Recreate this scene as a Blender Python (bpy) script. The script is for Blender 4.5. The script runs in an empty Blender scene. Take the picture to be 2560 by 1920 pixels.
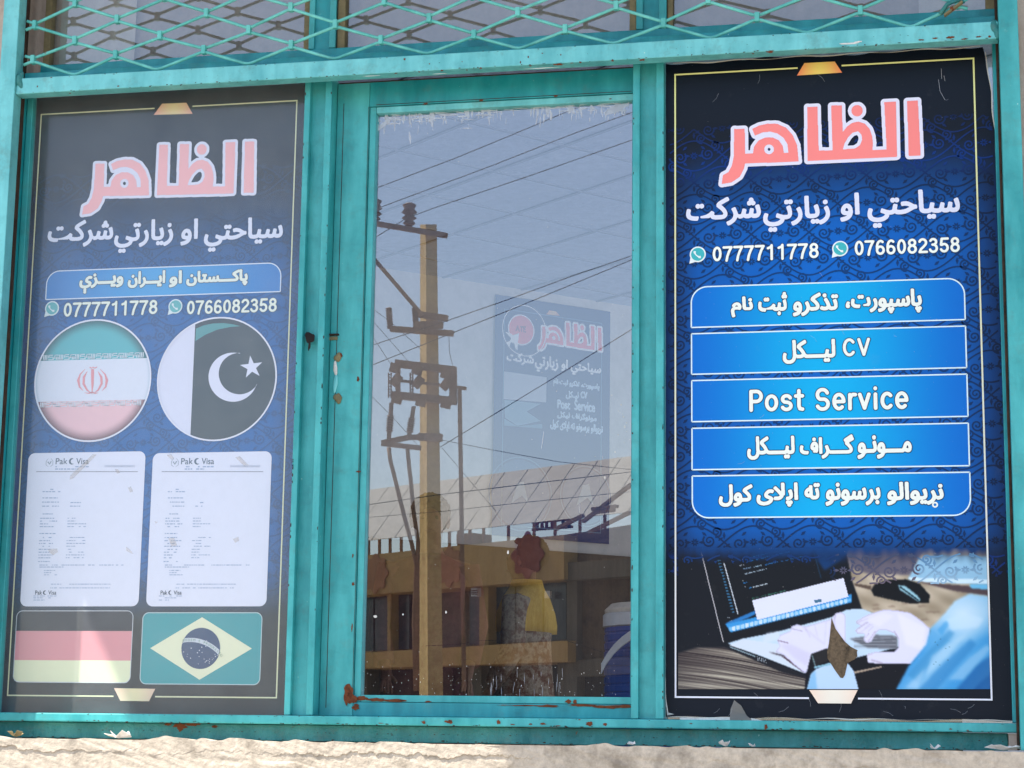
import bpy, bmesh, math, random
import numpy as np
from mathutils import Vector, Matrix, Quaternion
random.seed(7); rng = np.random.default_rng(7)
S = bpy.context.scene
COL = S.collection

# ------------------------------------------------------------------ camera
FPX, PW, PH = 5025.57, 2560, 1920
AX = Vector((0.97859009, -0.02335595, -0.20448947))   # world x,y,z axes seen from the camera (x right, y down, z forward)
AY = Vector((0.20535099, 0.17775654, 0.9624103))
AZ = Vector((0.01387133, -0.98379729, 0.17874696))
CAM = Vector((0.0, -5.1, 1.6))
cd = bpy.data.cameras.new("camera"); cam = bpy.data.objects.new("camera", cd); COL.objects.link(cam)
cd.sensor_width = 36; cd.lens = FPX / PW * 36; cd.clip_start = 0.05; cd.clip_end = 3000
rt = Vector((AX[0], AY[0], AZ[0])); dn = Vector((AX[1], AY[1], AZ[1])); fw = Vector((AX[2], AY[2], AZ[2]))
up = -dn; bk = -fw
cam.matrix_world = Matrix(((rt[0], up[0], bk[0], CAM[0]), (rt[1], up[1], bk[1], CAM[1]), (rt[2], up[2], bk[2], CAM[2]), (0, 0, 0, 1)))
S.camera = cam

# ------------------------------------------------------------------ sky, sun, exposure
SUN = Vector((-1.9, -1.0, 3.6)).normalized()
w = bpy.data.worlds.new("World"); S.world = w; w.use_nodes = True
nt = w.node_tree; bg = nt.nodes['Background']
sky = nt.nodes.new('ShaderNodeTexSky'); sky.sky_type = 'NISHITA'; sky.sun_disc = False
sky.sun_elevation = math.asin(SUN.z); sky.sun_rotation = math.atan2(SUN.x, SUN.y); sky.dust_density = 1.6; sky.air_density = 1.0
nt.links.new(sky.outputs[0], bg.inputs[0]); bg.inputs[1].default_value = 0.13
sd = bpy.data.lights.new("sun", 'SUN'); sd.energy = 4.2; sd.angle = math.radians(0.5); sd.color = (1, 0.94, 0.85)
sun = bpy.data.objects.new("sun", sd); COL.objects.link(sun); sun.rotation_euler = SUN.to_track_quat('Z', 'Y').to_euler()
S.view_settings.view_transform = 'Standard'; S.view_settings.look = 'None'; S.view_settings.exposure = 1.42; S.view_settings.gamma = 1
S.cycles.max_bounces = 8; S.cycles.transparent_max_bounces = 12; S.cycles.caustics_reflective = False

# ------------------------------------------------------------------ helpers
K = 860 / 2212
OFF = {1: (0, 0), 2: (850, 0), 3: (1700, 0), 4: (0, 640), 5: (850, 640), 6: (1700, 640), 7: (0, 1280), 8: (850, 1280), 9: (1700, 1280)}
def c(n, x, y): return (OFF[n][0] + x * K, OFF[n][1] + y * K)
def ray(px, py):
    d = Vector((px - PW / 2, py - PH / 2, FPX)); return Vector((AX.dot(d), AY.dot(d), AZ.dot(d)))
def F(px, py, y=0.0):
    d = ray(px, py); return CAM + d * ((y - CAM.y) / d.y)
def FX(px, py, y=0.0): return F(px, py, y).x
def FZ(px, py, y=0.0): return F(px, py, y).z
def onplane(px, py, P0, n):
    d = ray(px, py); return CAM + d * ((P0 - CAM).dot(n) / d.dot(n))
def mirror(px, py, dist):          # a point of the street, seen by reflection in the door pane, dist metres in front of the shop
    v = F(px, py, dist); return Vector((v.x, -dist, v.z))
def lin(r, g, b):
    f = lambda u: (u / 255 / 12.92) if u / 255 <= 0.04045 else ((u / 255 + 0.055) / 1.055) ** 2.4
    return (f(r), f(g), f(b))

def tag(o, label=None, cat=None, group=None, kind=None):
    if label: o['label'] = label
    if cat: o['category'] = cat
    if group: o['group'] = group
    if kind: o['kind'] = kind
    return o
def thing(name, label, cat, loc=(0, 0, 0), group=None, kind=None):
    o = bpy.data.objects.new(name, None); COL.objects.link(o); o.location = loc; o.empty_display_size = 0.1
    return tag(o, label, cat, group, kind)
def obj(name, verts, faces, mat, parent=None, smooth=False, cols=None, bevel=0, label=None):
    L = Vector(parent.location) if parent is not None and parent.parent is None else Vector((0, 0, 0))
    if parent is not None and parent.parent is not None: L = Vector(parent.parent.location)
    me = bpy.data.meshes.new(name)
    vv = np.asarray(verts, dtype=np.float64).reshape(-1, 3)
    org = Vector((0, 0, 0))
    if parent is None:
        org = Vector(((vv[:, 0].min() + vv[:, 0].max()) / 2, (vv[:, 1].min() + vv[:, 1].max()) / 2, vv[:, 2].min()))
    else: org = L
    vv = vv - np.array(org)
    me.from_pydata(vv.tolist(), [], [tuple(int(i) for i in f) for f in faces])
    if cols is not None:
        a = me.color_attributes.new("print", 'FLOAT_COLOR', 'POINT')
        cc = np.ones((len(vv), 4)); cc[:, :3] = np.asarray(cols).reshape(-1, 3) if np.ndim(cols) > 1 else np.tile(cols, (len(vv), 1))
        a.data.foreach_set("color", cc.ravel())
    if smooth: me.polygons.foreach_set("use_smooth", [True] * len(me.polygons))
    me.materials.append(mat); me.update()
    o = bpy.data.objects.new(name, me); COL.objects.link(o)
    if parent is None: o.location = org
    else: o.parent = parent
    if bevel:
        b = o.modifiers.new("bevel", 'BEVEL'); b.width = bevel; b.segments = 2; b.limit_method = 'ANGLE'
    if label: o['label'] = label
    return o
class MB:
    def __init__(s): s.v = []; s.f = []; s.c = []
    def add(s, vs, fs, col=None):
        n = len(s.v); s.v += [tuple(v) for v in vs]; s.f += [tuple(i + n for i in f) for f in fs]
        if col is not None: s.c += [col] * len(vs)
        return s
    def box(s, x0, x1, y0, y1, z0, z1):
        if x0 > x1: x0, x1 = x1, x0
        if y0 > y1: y0, y1 = y1, y0
        if z0 > z1: z0, z1 = z1, z0
        v = [(x, y, z) for z in (z0, z1) for y in (y0, y1) for x in (x0, x1)]
        return s.add(v, [(0, 2, 3, 1), (4, 5, 7, 6), (0, 1, 5, 4), (2, 6, 7, 3), (0, 4, 6, 2), (1, 3, 7, 5)])
    def obox(s, p, q, wd, dp, upv=(0, 0, 1)):          # bar from p to q
        p = Vector(p); q = Vector(q); d = (q - p).normalized(); u = Vector(upv)
        if abs(d.dot(u)) > .95: u = Vector((0, 1, 0))
        a = d.cross(u).normalized(); b = a.cross(d).normalized()
        v = [P + a * sx * wd / 2 + b * sz * dp / 2 for P in (p, q) for sx, sz in ((-1, -1), (1, -1), (1, 1), (-1, 1))]
        return s.add(v, [(0, 1, 2, 3), (7, 6, 5, 4), (0, 4, 5, 1), (1, 5, 6, 2), (2, 6, 7, 3), (3, 7, 4, 0)])
    def tube(s, pts, r, n=8, cap=True):
        pts = [Vector(p) for p in pts]; rr = r if isinstance(r, (list, tuple)) else [r] * len(pts)
        vs = []; 
        for i, p in enumerate(pts):
            d = (pts[min(i + 1, len(pts) - 1)] - pts[max(i - 1, 0)]).normalized()
            u = Vector((0, 0, 1)) if abs(d.z) < .9 else Vector((0, 1, 0))
            a = d.cross(u).normalized(); b = a.cross(d).normalized()
            for k in range(n):
                t = 2 * math.pi * k / n; vs.append(p + (a * math.cos(t) + b * math.sin(t)) * rr[i])
        fs = []
        for i in range(len(pts) - 1):
            for k in range(n):
                fs.append((i * n + k, i * n + (k + 1) % n, (i + 1) * n + (k + 1) % n, (i + 1) * n + k))
        if cap: fs += [tuple(range(n - 1, -1, -1)), tuple((len(pts) - 1) * n + k for k in range(n))]
        return s.add(vs, fs)
    def lathe(s, cx, cy, prof, n=20, axis=None):
        vs = []; fs = []
        for r, z in prof:
            for k in range(n):
                t = 2 * math.pi * k / n; vs.append((cx + r * math.cos(t), cy + r * math.sin(t), z))
        for i in range(len(prof) - 1):
            for k in range(n): fs.append((i * n + k, i * n + (k + 1) % n, (i + 1) * n + (k + 1) % n, (i + 1) * n + k))
        fs += [tuple(range(n - 1, -1, -1)), tuple((len(prof) - 1) * n + k for k in range(n))]
        return s.add(vs, fs)
    def build(s, name, mat, parent=None, **kw):
        if s.c: kw['cols'] = s.c
        return obj(name, s.v, s.f, mat, parent, **kw)

# ------------------------------------------------------------------ materials
MATS = {}
def newmat(name):
    m = bpy.data.materials.new(name); m.use_nodes = True; t = m.node_tree
    return m, t, t.nodes['Principled BSDF'], t.links
def N(t, typ, **kw):
    n = t.nodes.new(typ)
    for k, v in kw.items(): setattr(n, k, v)
    return n
def noise(t, scale, detail=6, rough=.6, vec=None, dist=0):
    n = N(t, 'ShaderNodeTexNoise'); n.inputs['Scale'].default_value = scale; n.inputs['Detail'].default_value = detail
    n.inputs['Roughness'].default_value = rough; n.inputs['Distortion'].default_value = dist
    if vec is not None: t.links.new(vec, n.inputs['Vector'])
    return n
def ramp(t, src, stops):
    r = N(t, 'ShaderNodeValToRGB'); e = r.color_ramp.elements
    while len(e) < len(stops): e.new(.5)
    for i, (p, col) in enumerate(stops):
        e[i].position = p; e[i].color = (*col, 1) if len(col) == 3 else col
    t.links.new(src, r.inputs[0]); return r
def mixc(t, fac, a, b, mode='MIX'):
    m = N(t, 'ShaderNodeMix', data_type='RGBA', blend_type=mode)
    for sock, v in ((m.inputs[0], fac), (m.inputs[6], a), (m.inputs[7], b)):
        if isinstance(v, bpy.types.NodeSocket): t.links.new(v, sock)
        elif isinstance(v, (int, float)): sock.default_value = v
        else: sock.default_value = (*v, 1)
    return m.outputs[2]
def bump(t, p, h, strength=.3, dist=.002):
    b = N(t, 'ShaderNodeBump'); b.inputs['Strength'].default_value = strength; b.inputs['Distance'].default_value = dist
    t.links.new(h, b.inputs['Height']); t.links.new(b.outputs[0], p.inputs['Normal']); return b
def stretch(t, sc):
    tc = N(t, 'ShaderNodeTexCoord'); mp = N(t, 'ShaderNodeMapping'); mp.inputs['Scale'].default_value = sc
    t.links.new(tc.outputs['Object'], mp.inputs[0]); return mp.outputs[0]

def paint(name, a, b, rust=.70, rough=.42, fleck=(.55, .8, .72), spec=.5, dirt=.35, lump=0):
    m, t, p, L = newmat(name)
    v = stretch(t, (1, 1, 1)); v2 = stretch(t, (2.2, 2.2, .5)); v3 = stretch(t, (1.5, 1.5, 2.5))
    n1 = noise(t, 5, 8, .65, v); n2 = noise(t, 9, 5, .6, v2); n4 = noise(t, 9, 5, .6, v3)
    col = mixc(t, ramp(t, n1.outputs[0], [(.3, (0, 0, 0)), (.7, (1, 1, 1))]).outputs[0], a, b)
    col = mixc(t, ramp(t, n2.outputs[0], [(.4, (0, 0, 0)), (.7, (.55,) * 3)]).outputs[0], col, tuple(min(1, u * 1.3 + .03) for u in b))
    col = mixc(t, ramp(t, n4.outputs[0], [(.55, (0, 0, 0)), (.75, (.3,) * 3)]).outputs[0], col, tuple(u * .6 for u in a))
    nd = noise(t, 22, 10, .75, v)
    col = mixc(t, ramp(t, nd.outputs[0], [(.52, (0, 0, 0)), (.75, (dirt,) * 3)]).outputs[0], col, (.12, .17, .14))
    nf = noise(t, 60, 6, .7, v)
    col = mixc(t, ramp(t, nf.outputs[0], [(.70, (0, 0, 0)), (.735, (.7,) * 3)]).outputs[0], col, fleck)
    nr = noise(t, 34, 9, .72, v, .4)
    rm = ramp(t, nr.outputs[0], [(rust, (0, 0, 0)), (rust + .02, (1, 1, 1))]).outputs[0]
    col = mixc(t, rm, col, mixc(t, nf.outputs[0], (.05, .018, .01), (.28, .12, .05)))
    L.new(col, p.inputs['Base Color']); p.inputs['Specular IOR Level'].default_value = spec
    rr = ramp(t, nd.outputs[0], [(.3, (rough - .1,) * 3), (.7, (rough + .22,) * 3)]); L.new(rr.outputs[0], p.inputs['Roughness'])
    h = mixc(t, .7, n2.outputs[0], nd.outputs[0]); h = mixc(t, rm, h, (0, 0, 0)); b1 = bump(t, p, h, .5, .0022)
    if lump:
        nl = noise(t, 30, 7, .62, v); b2 = N(t, 'ShaderNodeBump'); b2.inputs['Strength'].default_value = .9; b2.inputs['Distance'].default_value = .012; L.new(nl.outputs[0], b2.inputs['Height']); L.new(b1.outputs[0], b2.inputs['Normal']); L.new(b2.outputs[0], p.inputs['Normal'])
    return m
TEAL = paint('teal_paint', lin(26, 140, 145), lin(64, 172, 173))
TEALD = paint('teal_paint_shaded', lin(0, 124, 134), lin(18, 150, 158), dirt=.35)  # same paint, darkened to stand for the shaded faces of the frame
TEALS = paint('teal_paint_dusty', lin(16, 108, 108), lin(48, 132, 130), rust=.66, dirt=.7, lump=1)
TEALG = paint('teal_paint_grille', lin(60, 166, 160), lin(108, 198, 188), rust=.66)
TEALL = paint('teal_paint_lit', lin(76, 170, 176), lin(112, 198, 200), rust=.685, dirt=.45)  # same paint, lightened to stand for the brightly lit faces

def rough_mat(name, cols, scale=8, rough=.85, bs=.5, bd=.004, spec=.3, vec=(1, 1, 1), detail=8):
    m, t, p, L = newmat(name); v = stretch(t, vec)
    n = noise(t, scale, detail, .65, v); n2 = noise(t, scale * 6, 6, .7, v)
    r = ramp(t, n.outputs[0], [(.3 + .4 * i / max(1, len(cols) - 1), cc) for i, cc in enumerate(cols)])
    col = mixc(t, ramp(t, n2.outputs[0], [(.4, (0, 0, 0)), (.8, (.5,) * 3)]).outputs[0], r.outputs[0], tuple(u * .6 for u in cols[0]))
    L.new(col, p.inputs['Base Color']); p.inputs['Roughness'].default_value = rough; p.inputs['Specular IOR Level'].default_value = spec
    bump(t, p, n2.outputs[0], bs, bd); return m
RUST = rough_mat('rust', [lin(70, 35, 22), lin(125, 70, 42), lin(96, 52, 34)], 40, .9)
RUSTD = rough_mat('dark_rusty_iron', [lin(32, 24, 20), lin(84, 62, 48)], 18, .85)
PLASTER = rough_mat('sill_plaster', [lin(146, 136, 122), lin(206, 194, 176), lin(176, 164, 148)], 11, .97, .8, .004)
STUCCO = rough_mat('wall_plaster', [lin(170, 150, 135), lin(200, 184, 170)], 5, .95, .8, .006)
BOARD = rough_mat('beige_backing_board', [lin(128, 118, 112), lin(146, 136, 128), lin(158, 150, 140)], 4, .9, .2, .002)
PAPER = rough_mat('pale_paper', [lin(172, 166, 158), lin(186, 180, 172)], 5, .9, .2, .002)
CONC = rough_mat('pole_concrete', [lin(182, 148, 92), lin(222, 192, 128), lin(200, 166, 108)], 3, .9, .6, .01)
STEELB = rough_mat('rusty_brown_steel', [lin(136, 104, 78), lin(170, 134, 102)], 6, .8)
PORC = rough_mat('brown_porcelain', [lin(126, 92, 70), lin(150, 116, 90)], 6, .4)
WIRE = rough_mat('black_wire', [lin(30, 30, 34), lin(50, 48, 50)], 10, .6)
SCRAP = rough_mat('white_scrap_paper', [lin(215, 210, 205), lin(240, 238, 232)], 30, .9)
PUTTY = rough_mat('putty', [lin(150, 135, 100), lin(110, 105, 80)], 25, .9)
FASC = rough_mat('ochre_fascia', [lin(176, 140, 82), lin(196, 160, 100)], 1.2, .7, .1)
FLOW = rough_mat('dark_red_ornament', [lin(128, 68, 62), lin(156, 92, 78)], 2, .7, .1)
SHEETM = rough_mat('beige_roof_sheet', [lin(150, 146, 136), lin(164, 160, 150)], .8, .7, .1)
DWIN = rough_mat('dark_shop_glass', [lin(24, 38, 50), lin(70, 84, 92)], 1.2, .15, .02, spec=.5)
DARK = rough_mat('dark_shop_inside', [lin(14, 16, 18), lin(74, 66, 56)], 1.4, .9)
SHUT = rough_mat('brown_slatted_shutter', [lin(56, 46, 38), lin(96, 80, 64)], 2.2, .9, .6, .02, vec=(.6, 1, 7))
GREYW = rough_mat('grey_brown_render', [lin(96, 88, 74), lin(124, 114, 96)], 1.5, .9)
GROUND = rough_mat('street_ground', [lin(126, 116, 104), lin(160, 150, 136)], .7, .95, .4, .01)
PAVE = rough_mat('pavement_concrete', [lin(150, 142, 130), lin(178, 170, 158)], 1.5, .95, .4, .006)
CEIL = rough_mat('ceiling_tile', [lin(176, 186, 206), lin(192, 202, 220)], 2.5, .95, .9, .01, vec=(1, 1, 1))
CEILB = rough_mat('ceiling_grid', [lin(142, 148, 162), lin(150, 156, 170)], 2.5, .9)
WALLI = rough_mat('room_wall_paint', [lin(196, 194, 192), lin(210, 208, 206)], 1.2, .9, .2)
BROWNF = rough_mat('brown_fabric', [lin(70, 46, 44), lin(100, 66, 60)], 12, .95)
BLACKF = rough_mat('black_cloth', [lin(24, 22, 24), lin(52, 46, 46)], 30, .95)
YEL = rough_mat('yellow_cloth', [lin(214, 170, 60), lin(236, 196, 96)], 8, .9, .3, vec=(6, 6, 1))
CREAM = rough_mat('cream_cloth', [lin(200, 190, 176), lin(226, 220, 208)], 14, .95)
WPL = rough_mat('white_plastic', [lin(205, 208, 210), lin(225, 228, 230)], 3, .4, .05)
BPL = rough_mat('blue_plastic', [lin(30, 72, 150), lin(44, 92, 172)], 3, .35, .05)
WOOD = rough_mat('wood_top', [lin(90, 62, 40), lin(130, 92, 60)], 6, .7)

def printmat(name, rough=.42, wrinkle=.25, speck=True, spec=.5):
    m, t, p, L = newmat(name)
    at = N(t, 'ShaderNodeVertexColor', layer_name='print'); v = stretch(t, (1, 1, 1))
    n = noise(t, 14, 8, .7, v); n2 = noise(t, 3.2, 3, .5, v)
    col = mixc(t, ramp(t, n.outputs[0], [(.6, (0, 0, 0)), (.85, (.09,) * 3)]).outputs[0], at.outputs[0], (.28, .28, .28))
    if speck:
        n3 = noise(t, 190, 2, .5, v)
        col = mixc(t, ramp(t, n3.outputs[0], [(.76, (0, 0, 0)), (.78, (.5,) * 3)]).outputs[0], col, (.5, .5, .5))
    L.new(col, p.inputs['Base Color']); p.inputs['Roughness'].default_value = rough; p.inputs['Specular IOR Level'].default_value = spec
    bump(t, p, n2.outputs[0], wrinkle, .01); return m
PRINT = printmat('vinyl_print', .45, .3, True, .2)
PRINTL = printmat('faded_vinyl_print', .6, .1, True, .15)
PRINTI = printmat('room_poster_print', .6, .1, False, .2)

def glass(name, refl, dust, tint=(1, 1, 1), dustcol=(.8, .8, .85), groug=0.0, wav=.0):
    m, t, p, L = newmat(name); t.nodes.remove(p); out = t.nodes['Material Output']
    tr = N(t, 'ShaderNodeBsdfTransparent'); tr.inputs[0].default_value = (*tint, 1)
    gl = N(t, 'ShaderNodeBsdfGlossy'); gl.inputs['Roughness'].default_value = groug
    df = N(t, 'ShaderNodeBsdfDiffuse'); df.inputs[0].default_value = (*dustcol, 1)
    v = stretch(t, (1, 1, 1)); n = noise(t, 7, 8, .75, v); n2 = noise(t, 90, 3, .6, v)
    if wav:
        nb = noise(t, 2.2, 1, .4, v); b = N(t, 'ShaderNodeBump'); b.inputs['Strength'].default_value = wav; b.inputs['Distance'].default_value = .001
        L.new(nb.outputs[0], b.inputs['Height']); L.new(b.outputs[0], gl.inputs['Normal'])
    dr = ramp(t, n.outputs[0], [(.25, (dust * .6,) * 3), (.8, (dust * 1.5,) * 3)])
    m1 = N(t, 'ShaderNodeMixShader'); m2 = N(t, 'ShaderNodeMixShader')
    L.new(dr.outputs[0], m1.inputs[0]); L.new(tr.outputs[0], m1.inputs[1]); L.new(df.outputs[0], m1.inputs[2])
    m2.inputs[0].default_value = refl; L.new(m1.outputs[0], m2.inputs[1]); L.new(gl.outputs[0], m2.inputs[2])
    L.new(m2.outputs[0], out.inputs[0]); return m
GDOOR = glass('door_glass', .25, .012, (.93, .93, .95))
GLEFT = glass('dusty_left_glass', .05, .092, (.93, .94, .96), (.74, .8, .8), groug=.12)
GTOP = glass('upper_glass', .16, .05, (.92, .92, .9))
def translucent(name, col, al):
    m, t, p, L = newmat(name); p.inputs['Base Color'].default_value = (*col, 1); p.inputs['Alpha'].default_value = al; p.inputs['Roughness'].default_value = .8; return m
SMEAR = translucent('paint_smear', (.78, .82, .9), .46)
SMEARP = translucent('plastic_film', (.3, .29, .27), .6)
TAPE = translucent('old_tape', (.66, .56, .46), .34)

# ------------------------------------------------------------------ print shapes: text and outlines turned into clean flat faces
FORMS = {}
for ch, base, nf in [('ا', 0xFE8D, 2), ('ب', 0xFE8F, 4), ('ت', 0xFE95, 4), ('ث', 0xFE99, 4), ('ح', 0xFEA1, 4), ('ذ', 0xFEAB, 2), ('ر', 0xFEAD, 2), ('ز', 0xFEAF, 2),
                     ('س', 0xFEB1, 4), ('ش', 0xFEB5, 4), ('ف', 0xFED1, 4), ('ک', 0xFB8E, 4), ('ك', 0xFED9, 4), ('ل', 0xFEDD, 4), ('م', 0xFEE1, 4), ('ن', 0xFEE5, 4),
                     ('ه', 0xFEE9, 4), ('و', 0xFEED, 2), ('ي', 0xFEF1, 4), ('ی', 0xFBFC, 4), ('پ', 0xFB56, 4), ('گ', 0xFB92, 4), ('ې', 0xFBE4, 4)]:
    FORMS[ch] = [chr(base + i) for i in range(nf)]
FORMS['ـ'] = ['ـ'] * 4
def shape_ar(s):
    out = []; i = 0; prev = False
    while i < len(s):
        ch = s[i]
        if ch == 'ل' and i + 1 < len(s) and s[i + 1] == 'ا':
            out.append('\ufefc' if prev else '\ufefb'); prev = False; i += 2; continue
        if ch not in FORMS: out.append(ch); prev = False; i += 1; continue
        f = FORMS[ch]; nxt = i + 1 < len(s) and s[i + 1] in FORMS and len(f) == 4
        out.append(f[3] if prev and nxt else f[1] if prev else f[2] if nxt else f[0]); prev = nxt; i += 1
    return ''.join(reversed(out))
def text_tris(s):
    cu = bpy.data.curves.new('tmp', 'FONT'); cu.body = s; cu.resolution_u = 6
    o = bpy.data.objects.new('tmp', cu); COL.objects.link(o)
    dg = bpy.context.evaluated_depsgraph_get(); me = bpy.data.meshes.new_from_object(o.evaluated_get(dg)); me.calc_loop_triangles()
    v = np.array([x.co[:2] for x in me.vertices]); t = np.array([x.vertices[:] for x in me.loop_triangles])
    bpy.data.objects.remove(o); bpy.data.curves.remove(cu); bpy.data.meshes.remove(me)
    return v[t]                                     # n,3,2
def raster_tris(T, cell, pad, lo, hi):
    nx = int((hi[0] - lo[0] + 2 * pad) / cell) + 1; ny = int((hi[1] - lo[1] + 2 * pad) / cell) + 1
    A = np.zeros((ny, nx), bool); o = np.array(lo) - pad
    for tr in T:
        q = (tr - o) / cell; x0 = max(0, int(q[:, 0].min())); x1 = min(nx, int(q[:, 0].max()) + 2); y0 = max(0, int(q[:, 1].min())); y1 = min(ny, int(q[:, 1].max()) + 2)
        if x1 <= x0 or y1 <= y0: continue
        gx = np.arange(x0, x1)[None, :]; gy = np.arange(y0, y1)[:, None]
        s = []
        for i in range(3):
            a = q[i]; b = q[(i + 1) % 3]; s.append((b[0] - a[0]) * (gy - a[1]) - (b[1] - a[1]) * (gx - a[0]))
        A[y0:y1, x0:x1] |= ((s[0] >= 0) & (s[1] >= 0) & (s[2] >= 0)) | ((s[0] <= 0) & (s[1] <= 0) & (s[2] <= 0))
    return A, o
def raster_polys(polys, cell, pad, lo, hi):          # even-odd
    nx = int((hi[0] - lo[0] + 2 * pad) / cell) + 1; ny = int((hi[1] - lo[1] + 2 * pad) / cell) + 1
    o = np.array(lo) - pad; gx = o[0] + np.arange(nx)[None, :] * cell; gy = o[1] + np.arange(ny)[:, None] * cell
    A = np.zeros((ny, nx), bool)
    for P in polys: A ^= inpoly(P, gx, gy)
    return A, o
def inpoly(P, gx, gy):
    r = np.zeros(np.broadcast(gx, gy).shape, bool); n = len(P)
    for i in range(n):
        (x1, y1), (x2, y2) = P[i], P[(i + 1) % n]
        if y1 == y2: continue
        r ^= ((gy > min(y1, y2)) & (gy <= max(y1, y2)) & (gx < (x2 - x1) * (gy - y1) / (y2 - y1) + x1))
    return r
def edist(A, R):
    f = np.where(A, 0.0, 1e6); g = f.copy()
    for k in range(1, R + 1):
        g[:, k:] = np.minimum(g[:, k:], f[:, :-k] + k * k); g[:, :-k] = np.minimum(g[:, :-k], f[:, k:] + k * k)
    h = g.copy()
    for k in range(1, R + 1):
        h[k:] = np.minimum(h[k:], g[:-k] + k * k); h[:-k] = np.minimum(h[:-k], g[k:] + k * k)
    return np.sqrt(np.minimum(h, (R + 1.) ** 2))
def sdf(A, cell, R):
    d = edist(A, R) - edist(~A, R); d = np.where(d > 0, d - .5, d + .5) * cell
    e = d.copy(); e[1:-1, 1:-1] = (d[1:-1, 1:-1] * 4 + d[:-2, 1:-1] + d[2:, 1:-1] + d[1:-1, :-2] + d[1:-1, 2:]) / 8
    return e
def march(D, o, cell, thr):
    V = []; Fc = []; idx = {}
    D = D - thr; ny, nx = D.shape; ins = D < 0
    cnt = ins[:-1, :-1].astype(int) + ins[1:, :-1] + ins[:-1, 1:] + ins[1:, 1:]
    def P(x, y):
        k = (x, y)
        if k not in idx: idx[k] = len(V); V.append((o[0] + x * cell, o[1] + y * cell))
        return idx[k]
    for y in range(ny - 1):
        row = cnt[y]; full = np.flatnonzero(row == 4)
        if len(full):
            sp = np.split(full, np.flatnonzero(np.diff(full) > 1) + 1)
            for s in sp: Fc.append((P(s[0], y), P(s[-1] + 1, y), P(s[-1] + 1, y + 1), P(s[0], y + 1)))
        for x in np.flatnonzero((row > 0) & (row < 4)):
            cs = [(x, y), (x + 1, y), (x + 1, y + 1), (x, y + 1)]; dv = [D[b, a] for a, b in cs]; poly = []
            for i in range(4):
                j = (i + 1) % 4
                if dv[i] < 0: poly.append(cs[i])
                if (dv[i] < 0) != (dv[j] < 0):
                    t = dv[i] / (dv[i] - dv[j]); t = min(.999, max(.001, t)); poly.append((cs[i][0] + (cs[j][0] - cs[i][0]) * t, cs[i][1] + (cs[j][1] - cs[i][1]) * t))
            if len(poly) >= 3: Fc.append(tuple(P(*q) for q in poly))
    return np.array(V).reshape(-1, 2), Fc

class Frame2:
    """A flat poster frame: u to the right, v up (metres), lifted towards the street by lift."""
    def __init__(s, P0, ux, uz, nrm): s.P0 = Vector(P0); s.ux = Vector(ux).normalized(); s.uz = Vector(uz).normalized(); s.n = Vector(nrm).normalized()
    def w(s, u, v, lift=0): return s.P0 + s.ux * u + s.uz * v + s.n * lift
    def uv(s, px, py):
        q = onplane(px, py, s.P0, s.n) - s.P0; return (q.dot(s.ux), q.dot(s.uz))
LAY = .0006
class Poster:
    def __init__(s, root, fr, mat): s.root = root; s.fr = fr; s.mat = mat
    def put(s, name, V, Fc, col, layer, label=None, parent=None, lift=None):
        vs = [s.fr.w(a, b, layer * LAY + (0 if lift is None else lift[i])) for i, (a, b) in enumerate(V)]
        if callable(col): cols = [col(a, b) for a, b in V]
        else: cols = [col] * len(V)
        return obj(name, vs, Fc, s.mat, parent or s.root, cols=cols, label=label)
    def uvs(s, pts): return [s.fr.uv(*p) for p in pts]
    def poly(s, name, pts_uv, col, layer, **kw):
        return s.put(name, pts_uv, [tuple(range(len(pts_uv)))], col, layer, **kw)
    def field_from_tris(s, T, box, cell, pad, R):
        # T: tris in font units, box=(u0,u1,v0,v1)
        lo = T.reshape(-1, 2).min(0); hi = T.reshape(-1, 2).max(0)
        Q = (T - lo) / (hi - lo); Q[..., 0] = box[0] + Q[..., 0] * (box[1] - box[0]); Q[..., 1] = box[2] + Q[..., 1] * (box[3] - box[2])
        A, o = raster_tris(Q, cell, pad, (box[0], box[2]), (box[1], box[3])); return sdf(A, cell, R), o
    def text(s, name, txt, L, R, top, bot, col, layer, bold=0, outline=None, cell=.0006, label=None, raw=False, parent=None, slant=0, extra=None):
        """L,R: px x of the ends; top,bot: px y at the middle; outline=(width, colour)"""
        ym = (top + bot) / 2; xm = (L + R) / 2
        u0 = s.fr.uv(L, ym)[0]; u1 = s.fr.uv(R, ym)[0]; v1 = s.fr.uv(xm, top)[1]; v0 = s.fr.uv(xm, bot)[1]
        T = text_tris(txt if raw else shape_ar(txt))
        b = bold; D, o = s.field_from_tris(T, (u0 + b, u1 - b, v0 + b, v1 - b), cell, (outline[0] if outline else 0) + b + 3 * cell, int(((outline[0] if outline else 0) + b) / cell) + 4)
        if extra: 
            A2 = np.zeros(D.shape, bool)
            pass
        ob = None
        if outline:
            V, Fc = march(D, o, cell, b + outline[0]); ob = s.put(name + '_outline', V, Fc, outline[1], layer - .5, parent=parent)
        V, Fc = march(D, o, cell, b); r = s.put(name, V, Fc, col, layer, label=label, parent=parent)
        return r

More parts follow.
